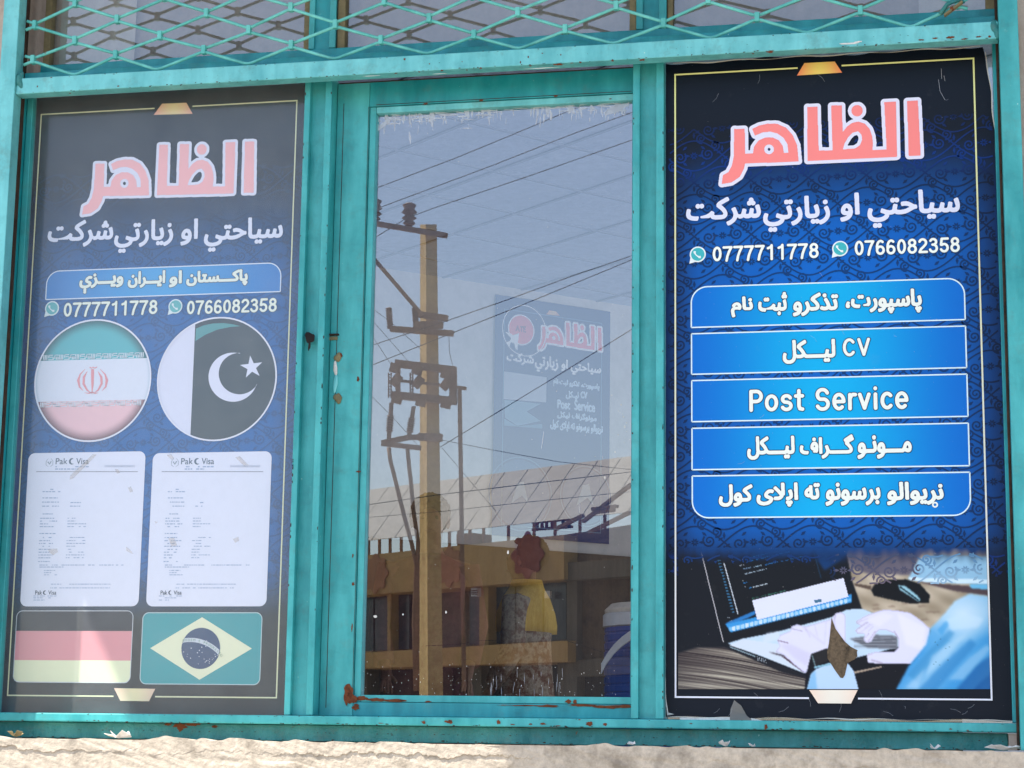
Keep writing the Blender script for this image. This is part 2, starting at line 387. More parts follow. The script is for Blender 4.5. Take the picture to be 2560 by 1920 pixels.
def arc(cx, cy, r, a0, a1, n=10): return [(cx + r * math.cos(math.radians(a0 + (a1 - a0) * i / n)), cy + r * math.sin(math.radians(a0 + (a1 - a0) * i / n))) for i in range(n + 1)]
def circ(cx, cy, r, n=48): return arc(cx, cy, r, 0, 360 * (n - 1) / n, n - 1)
def rrect(u0, u1, v0, v1, r):        # radii tl,tr,br,bl
    tl, tr, br, bl = r if isinstance(r, tuple) else (r,) * 4
    return arc(u1 - tr, v1 - tr, tr, 0, 90) + arc(u0 + tl, v1 - tl, tl, 90, 180) + arc(u0 + bl, v0 + bl, bl, 180, 270) + arc(u1 - br, v0 + br, br, 270, 360)
def strip(pts, wd):                    # polyline ribbon -> V,F
    P = np.array(pts, float); d = np.gradient(P, axis=0); d /= np.maximum(1e-9, np.linalg.norm(d, axis=1))[:, None]; n = np.stack([-d[:, 1], d[:, 0]], 1)
    ww = np.broadcast_to(np.asarray(wd, float) / 2, (len(P),))[:, None]
    V = np.concatenate([P + n * ww, P - n * ww]); m = len(P)
    return V, [(i, i + 1, m + i + 1, m + i) for i in range(m - 1)]
class V2:
    def __init__(s): s.V = []; s.F = []; s.e = []; s.k = 0
    def add(s, V, Fc):
        s.k += 1; s.e += [(s.k * 17 % 43) * 1.2e-5] * len(V)
        n = len(s.V); s.V += [tuple(v) for v in V]; s.F += [tuple(i + n for i in f) for f in Fc]; return s
    def poly(s, P): return s.add(P, [tuple(range(len(P)))])
    def rect(s, a, b, c_, d): return s.poly([(a, c_), (b, c_), (b, d), (a, d)])
    def st(s, pts, wd): return s.add(*strip(pts, wd))
def ring(P, wd):                        # closed outline ribbon around polygon P
    P = list(P); n = len(P); A = np.array(P, float); d = np.roll(A, -1, 0) - np.roll(A, 1, 0); d /= np.maximum(1e-9, np.linalg.norm(d, axis=1))[:, None]
    nn = np.stack([d[:, 1], -d[:, 0]], 1); O = A + nn * wd / 2; I = A - nn * wd / 2
    return np.concatenate([O, I]), [(i, (i + 1) % n, n + (i + 1) % n, n + i) for i in range(n)]
def densify(P, step):
    out = []
    for i in range(len(P)):
        a = P[i]; b = P[(i + 1) % len(P)]; k = max(1, int(math.dist(a, b) / step)); out += [(a[0] + (b[0] - a[0]) * j / k, a[1] + (b[1] - a[1]) * j / k) for j in range(k)]
    return out

# title lettering traced as shapes (drawing units, y down)
T_ALEF = [(1460, 652), (1530, 650), (1546, 1000), (1470, 1004)]
T_MAIN = [(820, 688), (887, 686), (897, 970), (985, 967), (975, 680), (1045, 678), (1050, 850), (1078, 815), (1110, 792), (1150, 783), (1192, 797), (1222, 830), (1238, 875), (1244, 920), (1240, 966),
          (1330, 962), (1315, 660), (1390, 656), (1397, 1006), (1392, 1010), (825, 1037)]
T_HOLE = [(1052, 962), (1062, 925), (1085, 885), (1115, 855), (1148, 846), (1170, 868), (1174, 900), (1160, 935), (1130, 955)]
T_DOT = circ(1142, 714, 37, 28)
T_HR = [(345, 830), (415, 828), (420, 990), (470, 988), (476, 945), (505, 905), (550, 885), (598, 885), (638, 903), (664, 940), (672, 985), (700, 984), (694, 930), (668, 888), (628, 860), (582, 848), (532, 853), (482, 874),
        (463, 830), (508, 808), (562, 796), (625, 796), (685, 822), (728, 870), (757, 935), (768, 1040), (420, 1054), (413, 1087), (386, 1140), (332, 1176), (268, 1187), (275, 1128), (310, 1110), (333, 1067), (345, 1005)]
T_HH = circ(575, 962, 31, 20)
def affine(src, dst):
    A = np.array([[x, y, 1] for x, y in src]); M, *_ = np.linalg.lstsq(A, np.array(dst), rcond=None); return lambda P: [tuple(np.array([x, y, 1]) @ M) for x, y in P]
def title(P, M, pink, white, ow, layer=4, cell=.0009):
    polys = [M(q) for q in (T_ALEF, T_MAIN, T_HOLE, T_DOT, T_HR, T_HH)]
    allp = np.array(sum(polys, [])); lo = allp.min(0); hi = allp.max(0)
    A, o = raster_polys(polys, cell, ow + 4 * cell, lo, hi); D = sdf(A, cell, int(ow / cell) + 5)
    V, Fc = march(D, o, cell, ow); P.put('title_outline', V, Fc, white, layer - .5)
    V, Fc = march(D, o, cell, -.0002); P.put('title_lettering', V, Fc, pink, layer)

def damask(u0, u1, v0, v1, colf, keep, wx=.138, wy=.0715):
    """printed ogee net: crossing vines with paired spirals, leaves and rosettes"""
    g = V2(); rows = int((v1 - v0) / wy) + 2; cols = int((u1 - u0) / wx) + 2
    def spiral(cx, cy, r, s, ph, turns=1.55, wd=.0048):
        pts = [(cx + s * r * (1 - .82 * t) * math.cos(ph + turns * 2 * math.pi * t), cy + r * (1 - .82 * t) * math.sin(ph + turns * 2 * math.pi * t)) for t in np.linspace(0, 1, 20)]
        g.st(pts, wd * (1 - .35 * np.linspace(0, 1, 20))); g.poly(circ(*pts[-1], .0028, 7))
    def leaf(x, y, dx, dy, w=.0075): g.st([(x, y), (x + dx * .5, y + dy * .5), (x + dx, y + dy)], [.0008, w, .0008])
    for j in range(rows):
        y = v0 + j * wy; sh = (j % 2) * wx * .5
        for ph in (0, math.pi):
            xs = np.arange(u0, u1, wx / 14); g.st([(x, y + wy * .56 * math.sin(math.pi * (x - u0 - sh) / wx + ph)) for x in xs], .0040)
        for i in range(-1, cols):
            cx = u0 + (i + .5) * wx + sh; X0 = cx + wx * .5
            for s in (-1, 1):
                spiral(cx + s * wx * .245, y + s * wy * .05, wy * .23, s, 2.4); spiral(X0 - s * wx * .13, y + s * wy * .36, wy * .19, s, -1.8)
                leaf(cx + s * .010, y, s * .016, .0); leaf(cx + s * wx * .40, y + s * .004, s * .012, s * .008); leaf(X0, y + s * .008, 0, s * .018)
                leaf(cx + s * wx * .12, y + wy * .36, s * .012, -.010); leaf(cx + s * wx * .12, y - wy * .36, s * .012, .010)
            for k in range(8):
                a = k * math.pi / 4 + .39; leaf(cx + .002 * math.cos(a), y + .002 * math.sin(a), .0085 * math.cos(a), .0085 * math.sin(a), .0042)
    V = np.array(g.V); Fk = [f for f in g.F if all(keep(*V[i]) for i in f)]
    used = sorted({i for f in Fk for i in f}); mp = {k: n for n, k in enumerate(used)}
    damask.lift = [g.e[k] for k in used]
    return V[used], [tuple(mp[i] for i in f) for f in Fk]

def smooth(e0, e1, x): 
    t = np.clip((x - e0) / (e1 - e0), 0, 1); return t * t * (3 - 2 * t)
def lerp(a, b, t): return tuple(a[i] + (b[i] - a[i]) * t for i in range(3))

# =================================================================== GROUND AND STREET (seen in the glass)
tag(MB().box(-400, 400, -400, -3.2, -.5, 0).build('street', GROUND), 'pale dusty street ground in front of the shop', 'street', kind='structure')
tag(MB().box(-60, 60, -3.2, -.8, -.5, .15).build('pavement', PAVE, bevel=.02), 'concrete pavement beside the shopfront', 'pavement', kind='structure')

# =================================================================== SHOP BUILDING
ZS = 1.612    # top of sill
XL, XR = -2.535, .235
shop = thing('shop_building', 'plastered shop building that holds the turquoise window front', 'building', (-1, 0, 0))
MB().box(-9, XL, -.085, .25, -.4, 5.4).build('wall', STUCCO, shop)
MB().box(XR, 1.2, -.075, .25, -.4, 5.4).build('wall', STUCCO, shop)
MB().box(1.201, 9, -.075, .25, 4.3, 5.4).build('wall', STUCCO, shop); MB().box(1.201, 9, -.075, .25, -.4, .5).build('wall', STUCCO, shop); MB().box(9.001, 12, -.075, .25, -.4, 5.4).build('wall', STUCCO, shop)  # unseen open bay added in the front wall to let sunlight into the room
MB().box(.161, .184, -.03, .02, ZS + .002, 1.654).build('wall', STUCCO, shop)
MB().box(XL, XR, -.085, .25, 4.05, 5.4).build('wall', STUCCO, shop)
# sill: flaked plaster with real relief
def sill():
    nx, nz = 800, 62; V = []; xs = np.linspace(XL, XR, nx); zs = np.linspace(.9, ZS, nz) ** 1
    zs = np.concatenate([np.linspace(.2, 1.40, 6), np.linspace(1.525, ZS, nz - 6)])
    r1 = rng.normal(0, 1, 400)
    def n1(x, k, sd=0):
        t = x * k + sd * 37.7 + 100; i = int(math.floor(t)); f = t - i; f = f * f * (3 - 2 * f); return r1[i % 400] * (1 - f) + r1[(i + 1) % 400] * f
    for z in zs:
        for x in xs:
            edge = ZS - .032 + .008 * n1(x, 5) + .004 * n1(x, 17, 1) + .003 * n1(x, 75, 2) + .0015 * n1(x, 190, 9)
            e2 = ZS - .068 + .012 * n1(x, 5, 3) + .008 * n1(x, 21, 4)
            y = -.125 - .0012 * n1(x, 3, 5) - .0003 * n1(x + z * 3, 45, 6) - .0007 * n1(x * .7 + z * 9, 9, 7) * n1(x, 13, 3)
            mk = max(0, min(1, .5 + 1.4 * n1(x, 3.3, 11))); mk2 = max(0, min(1, .4 + 1.5 * n1(x, 4.1, 12)))
            if z < edge: y += .0030 * mk * min(1, (edge - z) / .0015) 
            if z < e2: y -= .0022 * mk2 * min(1, (e2 - z) / .004)
            zz = z
            if z > ZS - .001: zz = ZS + .004 * n1(x, 9, 8) + .003 * n1(x, 40, 9)
            V.append((x, y, zz))
    top = [(V[(nz - 1) * nx + i][0], .02, ZS - .002) for i in range(nx)]
    V += top; Fc = [(j * nx + i, j * nx + i + 1, (j + 1) * nx + i + 1, (j + 1) * nx + i) for j in range(nz) for i in range(nx - 1)]
    return obj('sill', V, Fc, PLASTER, shop, smooth=False, label='cracked and flaking plaster sill')
sill()
MB().box(XL, XR, -.02, .2, .1, ZS - .004).build('wall', STUCCO, shop)

# =================================================================== WINDOW FRONT (metal frame)
fr = thing('shopfront_frame', 'turquoise painted metal frame with mullions dividing the shop window into three bays', 'window frame', (-1.15, 0, ZS))
def bar(name, x0, x1, y0, y1, z0, z1, mat=TEAL, bev=.002, label=None): return MB().box(x0, x1, y0, y1, z0, z1).build(name, mat, fr, bevel=bev, label=label)
# outer posts and crossbar (stand in front)
bar('post', -2.545, -2.497, -.112, -.066, ZS + .002, 4.05, TEALL)
bar('post', .186, .234, -.112, -.064, ZS + .002, 4.05, TEAL)
bar('crossbar', -2.496, .185, -.104, -.062, 3.388, 3.434, TEALL)
# header plate behind crossbar, and upper rail
bar('header', -2.496, .185, -.058, .012, 3.418, 3.466, TEALD)
bar('upper_rail', -2.486, .183, .018, .058, 3.482, 3.514, TEALD)
# rusty channels between posts and jambs
bar('side_channel', -2.520, -2.496, -.064, -.045, ZS + .002, 4.05, RUSTD, label='dark rusty channel beside the left post')
bar('side_channel', .179, .1862, -.062, -.051, ZS + .002, 4.05, RUSTD, label='dark rusty channel beside the right post')
# jambs
bar('jamb', -2.533, -2.506, -.028, .03, 1.68, 3.416, TEALD); bar('jamb', -2.505, -2.487, -.012, .03, 1.68, 3.416, TEAL)
bar('jamb', .184, .197, -.05, .03, 1.655, 3.416, TEAL); bar('jamb', .172, .1835, -.014, .03, 1.68, 3.416, TEALD)
# mullions : two strips with a channel between
def mull(xa, xb, xc, xd, z0, z1, y=-.034):
    m = MB(); m.box(xa, xb, y, .03, z0, z1); m.box(xc, xd, y, .03, z0, z1); mu = m.build('mullion', TEAL, fr, bevel=.0015)
    MB().box(xb - .001, xc + .001, y + .022, .028, z0, z1).build('mullion_channel', TEALD if z0 > 3.5 else TEAL, mu)
    return mu
X3 = lambda n, x, y, d=-.02: FX(*c(n, x, y), d)
lm = [FX(763, 233, -.03), FX(777, 233, -.03), FX(815, 233, -.03), FX(831, 233, -.03)]
rm = [FX(1583, 233, -.03), FX(1600, 233, -.03), FX(1641, 233, -.03), FX(1660, 233, -.03)]
lmul = mull(*lm, 1.68, 3.416); mull(*rm, 1.68, 3.416)
mull(*[u - .012 for u in lm], 3.516, 4.05, .02); mull(*rm, 3.516, 4.05, .02)
# upper stop beads
for a, b in ((-2.486, -2.466), (lm[0] - .03, lm[0] - .013), (lm[3] - .01, lm[3] + .012), (rm[0] - .02, rm[0] - .001), (rm[3] + .001, rm[3] + .016), (.16, .183)):
    bar('upper_bead', a, b, .03, .06, 3.516, 4.05, PUTTY)
# bottom rail and skirt
bar('bottom_rail', -2.532, .1975, -.04, .02, 1.656, 1.6785, TEAL, .003)
bar('skirt_plate', -2.532, .16, -.012, .015, ZS + .001, 1.655, TEALS)
# welds and fixings on the frame
def blob(name, P, r, mat, parent, sx=1, sz=1, sy=.5, label=None):
    bm = bmesh.new(); bmesh.ops.create_icosphere(bm, subdivisions=3, radius=1)
    for v in bm.verts:
        k = 1 + .28 * math.sin(v.co.x * 3 + P[0] * 90) * math.sin(v.co.z * 3 + P[2] * 70) + random.uniform(-.03, .03)
        v.co = Vector((v.co.x * r * sx * k, v.co.y * r * sy * k, v.co.z * r * sz * k)) + Vector(P)
    V = [tuple(v.co) for v in bm.verts]; Fc = [tuple(v.index for v in f.verts) for f in bm.faces]; bm.free()
    return obj(name, V, Fc, mat, parent, smooth=True, label=label)
blob('weld', F(*c(1, 130, 520), -.1), .017, TEALS, fr, .8, 1.6); blob('weld', F(*c(3, 2030, 190), -.1), .016, TEALS, fr, .8, 1.6)
p = F(*c(4, 1993, 525), -.03); blob('tar_splat', p, .017, BLACKF, lmul, .85, .9, .12); blob('tar_splat', p + Vector((-.001, 0, -.022)), .006, BLACKF, lmul, .6, 2.2, .2)

# rust stains: jagged thin flakes
def stains(parent, lst, mat=RUST, name='rust_stain'):
    for (x, y, yy, rx, rz) in lst:
        m = MB(); yy -= random.uniform(0, .0007); p = F(x, y, yy); n = 16; pts = []
        for k in range(n):
            a = 2 * math.pi * k / n; q = random.uniform(.55, 1.15); pts.append((p.x + rx * K * .00102 * q * math.cos(a), yy, p.z + rz * K * .00102 * q * math.sin(a)))
        m.add(pts + [(a, b + .0006, d) for a, b, d in pts], [tuple(range(n))] + [(k, (k + 1) % n, n + (k + 1) % n, n + k) for k in range(n)])
        m.build(name, mat, parent)
def c8(x, y): return c(8, x, y)
stains(fr, [(*c(2, x, y), -.1046, a, b) for x, y, a, b in [(415, 380, 7, 9), (360, 471, 14, 4), (655, 453, 12, 5), (905, 438, 11, 6), (815, 450, 7, 4), (1400, 415, 42, 8), (1210, 366, 5, 8), (1420, 352, 5, 6), (1545, 400, 9, 6), (1750, 390, 12, 6), (1945, 385, 22, 7), (510, 462, 8, 4), (575, 410, 4, 5), (1300, 342, 6, 5), (785, 396, 4, 4), (1225, 424, 10, 4), (1490, 405, 12, 3), (1160, 400, 4, 9)]]
       + [(*c(3, x, y), -.1046, a, b) for x, y, a, b in [(580, 333, 28, 9), (1740, 240, 30, 10), (1550, 256, 22, 5), (1640, 246, 20, 5), (1830, 250, 22, 6), (1920, 236, 18, 5), (1990, 235, 12, 7), (470, 345, 10, 4)]]
       + [(*c(1, x, y), -.1046, a, b) for x, y, a, b in [(240, 555, 5, 8), (760, 553, 10, 5), (1395, 527, 9, 4), (450, 600, 6, 4), (330, 498, 8, 3)]]
       + [(*c8(x, y), -.0406, a, b) for x, y, a, b in [(537, 1352, 15, 12), (700, 1350, 28, 13), (1018, 1350, 16, 16), (1305, 1362, 22, 8), (1605, 1362, 26, 17), (1703, 1366, 14, 11), (1225, 1364, 14, 5), (260, 1358, 20, 3), (1540, 1336, 10, 4), (1110, 1366, 16, 4), (1400, 1375, 20, 4)]]
       + [(*c(9, x, y), -.0406, a, b) for x, y, a, b in [(552, 1382, 12, 18), (720, 1396, 16, 4), (1030, 1402, 14, 4), (1480, 1402, 18, 3), (1740, 1395, 12, 4), (70, 1360, 10, 4), (1850, 1404, 10, 3)]]
       + [(*c(7, x, y), -.0126, a, b) for x, y, a, b in [(1160, 1375, 55, 22), (1240, 1365, 60, 12), (1080, 1365, 30, 10), (1160, 1400, 18, 14), (1380, 1380, 22, 10)]])
stains(fr, [(*c(3, 1085, 280), -.1046, 75, 6), (*c(3, 1150, 268), -.1046, 30, 5), (*c(2, 640, 474), -.1046, 60, 2), (*c(2, 1300, 438), -.1046, 120, 2.2), (*c(2, 200, 488), -.1046, 60, 2)], SCRAP, 'chipped_paint')

mch = MB()
def chips(n, x0, x1, zz, yy, sc=1):
    for _ in range(n):
        x = random.uniform(x0, x1); z = zz + random.gauss(0, .0012); rx = random.uniform(.0008, .005) * sc; rz = random.uniform(.0006, .0016) * sc; y_ = yy - random.uniform(0, .0004)
        mch.add([(x + rx * random.uniform(.6, 1.2) * math.cos(a), y_, z + rz * random.uniform(.6, 1.2) * math.sin(a)) for a in np.linspace(0, 6.28, 8)[:-1]], [tuple(range(7))])
chips(90, -2.48, .17, 3.3895, -.1043); chips(30, -2.48, .17, 3.4320, -.1043, .7); chips(25, -2.48, .17, 3.41, -.1043, .5); chips(90, -2.5, .19, 1.658, -.0403); chips(50, -2.5, .19, 1.676, -.0403, .7); chips(60, -2.5, .15, 1.635, -.0123, .8); chips(70, -2.5, .15, 1.616, -.0123, 1.2)
for xx in (lm[0] + .002, lm[3] - .002, rm[0] + .002, rm[3] - .002):
    for _ in range(26):
        z = random.uniform(1.69, 3.38); r = random.uniform(.0006, .002); h = r * random.uniform(1, 4)
        mch.add([(xx + random.uniform(-.0005, .0005) + r * math.cos(a), -.0343, z + h * math.sin(a)) for a in np.linspace(0, 6.28, 7)[:-1]], [tuple(range(6))])
tag(mch.build('paint_chip', RUSTD, fr), kind='stuff')

# =================================================================== DOOR LEAF in the middle bay
dx0, dx1 = lm[3] + .0012, rm[0] - .0012
door = thing('door_leaf', 'turquoise metal window leaf with one large clear pane in the middle bay', 'window', ((dx0 + dx1) / 2, 0, 1.68))
zt = 3.41; zi = FZ(*c(2, 1000, 625), -.006); gxl = FX(906, 700, -.004); gzb = FZ(*c8(1000, 1230), -.004)
def dbar(name, *a, mat=TEAL, bev=.0015): return MB().box(*a).build(name, mat, door, bevel=bev)
dbar('stile', dx0, gxl, -.008, .03, 1.6795, zt, mat=TEAL)
dbar('top_rail', gxl + .0006, dx1, -.008, .03, zi, zt, mat=TEALD)
dbar('bottom_rail', gxl + .0006, dx1, -.0075, .03, 1.6795, gzb, mat=TEALD)
bx0 = FX(924, 700, 0); bzt = FZ(*c(2, 1000, 672), 0); bzb = FZ(*c8(1000, 1182), 0)
dbar('bead', gxl + .0012, bx0, -.003, .03, gzb + .0008, zi - .0008)
dbar('bead', bx0 + .0006, dx1, -.0026, .03, bzt, zi - .0012, mat=TEALL)
dbar('bead', bx0 + .0006, dx1, -.0034, .03, gzb + .001, bzb, mat=TEAL)
gx1 = FX(1575, 1000, 0)
dbar('bead', gx1, dx1, -.002, .03, bzb + .0006, bzt - .0006, mat=TEALD)
dark = MB(); dark.box(dx0 + .004, dx1 - .004, -.0092, -.0078, zt - .004, zt - .001); dark.box(dx0 + .018, dx0 + .0195, -.0088, -.0076, 1.70, zt - .06)
dark.box(gxl + .02, dx1 - .01, -.0086, -.007, zi + .003, zi + .0045); dark.box(gxl - .002, gxl - .0008, -.0086, -.007, gzb, zi)
dark.build('seam', RUSTD, door)
pane = MB().add([(bx0 - .004, .016, bzb - .004), (gx1 + .004, .016, bzb - .004), (gx1 + .004, .016, bzt + .004), (bx0 - .004, .016, bzt + .004)], [(0, 1, 2, 3)]).build('pane', GDOOR, door)
stains(door, [(*c8(x, y), -.0098, a, b) for x, y, a, b in [(42, 1150, 36, 44), (60, 1200, 52, 40), (85, 1255, 28, 22), (30, 1180, 25, 60)]]
       + [(*c8(x, y), -.0045, a, b) for x, y, a, b in [(220, 1205, 80, 13), (340, 1210, 70, 12), (120, 1195, 60, 16), (550, 1218, 24, 6), (1458, 1215, 24, 14), (1500, 1218, 14, 18)]]
       + [(*c8(x, y), -.0086, a, b) for x, y, a, b in [(1180, 1243, 110, 5), (1320, 1246, 90, 9), (1560, 1243, 120, 8), (1700, 1252, 120, 12), (1810, 1248, 70, 10), (1050, 1240, 60, 3)]]
       + [(*c(2, x, y), -.0086, a, b) for x, y, a, b in [(535, 650, 22, 7), (895, 628, 18, 8), (1375, 600, 15, 6), (1730, 617, 12, 4)]]
       + [(*c(5, x, y), -.0086, a, b) for x, y, a, b in [(100, 1378, 20, 7), (100, 780, 10, 22)]] + [(*c8(68, 458), -.0086, 10, 14), (*c8(66, 275), -.0086, 6, 14), (*c8(60, 740), -.0086, 5, 30)])
w0 = Vector(F(*c(4, 2155, 640), -.012))
for dxp, dyp, r, sz, mm in [(0, 0, .013, .9, PUTTY), (-15, 70, .007, 3.0, SCRAP), (-15, 170, .008, 3.2, TEALL), (0, 265, .014, .95, PUTTY), (15, -10, .008, .8, RUST), (-10, 250, .007, .8, RUST), (-12, 130, .004, 2.4, RUST)]:
    q = F(*c(4, 2155 + dxp, 640 + dyp), -.010); blob('weld', q, r, mm, door, .8, sz, .35)
q = F(*c(4, 2130, 495), -.012); dbar('latch', q.x - .014, q.x + .014, -.014, -.006, q.z - .002, q.z + .003, mat=RUSTD); dbar('latch', q.x - .014, q.x + .010, -.012, -.006, q.z - .014, q.z - .0045, mat=PUTTY)
# smears, tape remains and specks on the glass
def quad_strokes(lst, name, mat, yy):
    m = MB()
    for (x0, y0, x1, y1, wd) in lst:
        a = F(x0, y0, yy); b = F(x1, y1, yy); d = (b - a); 
        if d.length < 1e-5: continue
        n = Vector((-d.z, 0, d.x)).normalized() * wd / 2; k = random.uniform(.2, 1.0)
        m.add([a - n * k, a + n * random.uniform(.2, 1), (a + b) / 2 + n * 1.3, b + n * k * .6, b - n * .4, (a + b) / 2 - n], [(0, 5, 4, 3, 2, 1)])
    return tag(m.build(name, mat, door), kind='stuff')
L_ = []
for k in range(230):
    x = random.uniform(200, 1850); edge = 725 - (x - 200) * .058
    if random.random() < .5 and 700 < x < 1250: continue
    y = edge + abs(random.gauss(0, 38)); v = random.random() < .55
    L_.append((*c(2, x, y), *c(2, x + random.uniform(-12, 12) + (0 if v else random.uniform(30, 110)), y + (random.uniform(20, 75) if v else random.uniform(-8, 6))), random.uniform(.001, .005)))
for k in range(10):
    x = random.choice([1310, 1320, 1470, 1480, 900, 930, 570, 430, 280, 790]) ; y = 700 - (x - 200) * .04
    L_.append((*c(2, x, y), *c(2, x + random.uniform(-10, 30), y + random.uniform(60, 130)), random.uniform(.006, .014)))
L_ += [(*c(2, 1690, 715), *c(2, 1850, 650), .02), (*c(2, 215, 830), *c(2, 320, 740), .012), (*c(2, 430, 830), *c(2, 440, 910), .006)]
quad_strokes(L_, 'paint_smear', SMEAR, .0150)
quad_strokes([(*c(2, x, 700 - (x - 200) * .055), *c(2, x + random.uniform(60, 160), 697 - (x - 200) * .055), random.uniform(.006, .016)) for x in range(215, 1850, 55)], 'dirt_edge', TAPE, .0145)
sp = [(c(5, 1720 + random.gauss(90, 55), random.uniform(860, 1420)), random.uniform(.0004, .0022)) for _ in range(34)]
sp += [((random.uniform(910, 1570), random.uniform(300, 1735)), random.uniform(.0003, .0009)) for _ in range(110)] + [((random.uniform(890, 1570), 1738 - abs(random.gauss(0, 45))), random.uniform(.0003, .0011)) for _ in range(120)]
sp += [(c8(210, 668), .005), (c8(128, 745), .005), (c8(132, 760), .003), (c8(390, 655), .002), (c8(667, 640), .0025), (c8(1068, 253), .003)]
m = MB()
for (px, py), r in sp:
    if px > 1573: continue
    p = F(px, py, .0148); s_ = random.uniform(.7, 2.0); m.add([(p.x + r * math.cos(a) * random.uniform(.7, 1.2), p.y, p.z + r * s_ * math.sin(a)) for a in np.linspace(0, 6.28, 8)[:-1]], [tuple(range(7))])
tag(m.build('paint_speck', SCRAP, door), kind='stuff')
quad_strokes([(*c(5, 1300, 1118), *c(5, 1284, 1230), .0022), (*c(5, 1678, 1275), *c(5, 1678, 1300), .0015), (*c(5, 1812, 362), *c(5, 1804, 382), .002), (*c8(1527, -60), *c8(1530, 0), .0016)] +
             [(*c8(x, y), *c8(x + random.uniform(-4, 4), y + random.uniform(20, 90)), .0008) for x, y in [(random.uniform(940, 1420), random.uniform(980, 1140)) for _ in range(26)]], 'scratch', SMEAR, .0147)

door.location.y += .024
# =================================================================== OTHER PANES
XA, XB = -2.486, lm[0] - .0005
lp = MB().add([(XA - .004, .004, 1.672), (XB + .002, .004, 1.672), (XB + .002, .004, 3.42), (XA - .004, .004, 3.42)], [(0, 1, 2, 3)]).build('pane', GLEFT, fr, label='dusty glass pane of the left bay')
rp = MB().box(rm[3] + .001, .1835, .006, .012, 1.68, 3.416).build('pane', GTOP, fr)
for a, b, lab in ((-2.486, lm[0] - .012, 'upper glass pane over the left bay behind the diamond grille'), (lm[3] - .011, rm[0] - .001, 'upper glass pane over the middle bay behind the diamond grille'), (rm[3] + .001, .183, 'upper glass pane over the right bay behind the diamond grille')):
    o = MB().add([(a, .048, 3.5), (b, .048, 3.5), (b, .048, 4.05), (a, .048, 4.05)], [(0, 1, 2, 3)]).build('pane', GTOP, fr)
for a, b, lab in ((-2.5, lm[1], 'grey beige backing sheet behind the upper left pane'), (lm[1] + .002, rm[1], 'grey beige backing sheet behind the upper middle pane'), (rm[1] + .002, .2, 'grey beige backing sheet behind the upper right pane')):
    o = MB().box(a, b, .085, .09, 3.48, 4.08).build('backing_sheet', BOARD); tag(o, lab, 'sheet')
x0 = FX(*c(1, 870, 200), .07); o = MB().box(-2.47, x0, .070, .073, 3.47, 4.08).build('paper_sheet', PAPER); tag(o, 'pale paper sheet hung behind the left end of the upper left pane', 'sheet')
x0 = FX(*c(3, 1535, 50), .07); o = MB().box(x0, .17, .070, .073, 3.53, 4.08).build('paper_sheet', PAPER); tag(o, 'pale paper sheet hung behind the right end of the upper right pane', 'sheet')

# =================================================================== GRILLE
gr = thing('security_grille', 'turquoise diamond mesh security grille across the upper panes', 'grille', (-1.15, -.085, 3.44))
HX, HZ, GX0, GZ0 = .12767, .0535, -2.4625, 3.4375
def gnode(i, j): return Vector((GX0 + i * HX + .0055 * math.sin(i * 1.7 + j * 2.3), -.085, GZ0 + j * HZ + .0026 * math.sin(i * 2.9 + j * 1.3)))
imax = 21
for j in range(0, 11):
    pts = []
    for i in range(-1, imax + 1):
        hi = (i + j) % 2 == 1        # node height: row j or j+1
        p = gnode(i, j + 1 if (i + j) % 2 == 0 else j)
        top = (i + j) % 2 == 0
        off = -.0068 if top else .0068
        if j == 0 and not top: off = .004
        pts.append((p, off))
    path = []
    for k in range(len(pts) - 1):
        (a, oa), (b, ob) = pts[k], pts[k + 1]
        for t in (0, .09, .2, .8, .91):
            if k == 0 and t == 0: pass
            s_ = 0 if t == 0 else t
            q = a.lerp(b, s_); z0 = a.z + oa; z1 = b.z + ob; e = {0: 0.0, .09: .045, .2: .17, .8: .83, .91: .955}[t]
            path.append(Vector((q.x, -.085 + (.002 if j % 2 else -.002), z0 + (z1 - z0) * e)))
    path = [q for q in path if -2.498 < q.x < .186 and q.z < 4.06]
    if len(path) > 3: MB().tube(path, .0045, 8).build('rod', TEALG, gr, smooth=True)
for j in range(1, 11):
    for i in range(0, imax):
        if (i + j) % 2 == 1:
            p = gnode(i, j)
            if not (-2.49 < p.x < .175): continue
            if i == 19 and j == 2: continue
            MB().box(p.x - .0062, p.x + .0062, -.0935, -.0765, p.z - .0125, p.z + .0125).build('clip', TEALG, gr, bevel=.0015)
hp = F(*c(3, 1750, 65), -.1)
hs = thing('hasp_plate', 'small chipped metal hasp plate fixed to the right end of the grille', 'hasp', tuple(hp))
MB().obox(hp + Vector((-.02, 0, -.014)), hp + Vector((.026, 0, .02)), .006, .018, (0, -1, 0)).build('plate', PUTTY, hs, bevel=.002)
blob('bolt', hp + Vector((0, -.006, .002)), .0055, RUST, hs, 1, 1, .8)
MB().tube([hp + Vector((-.03, .01, -.006)), hp + Vector((-.012, .004, .018)), hp + Vector((.022, .006, .032)), hp + Vector((.028, .012, .02))], .006, 8).build('arm', TEALS, hs, smooth=True)
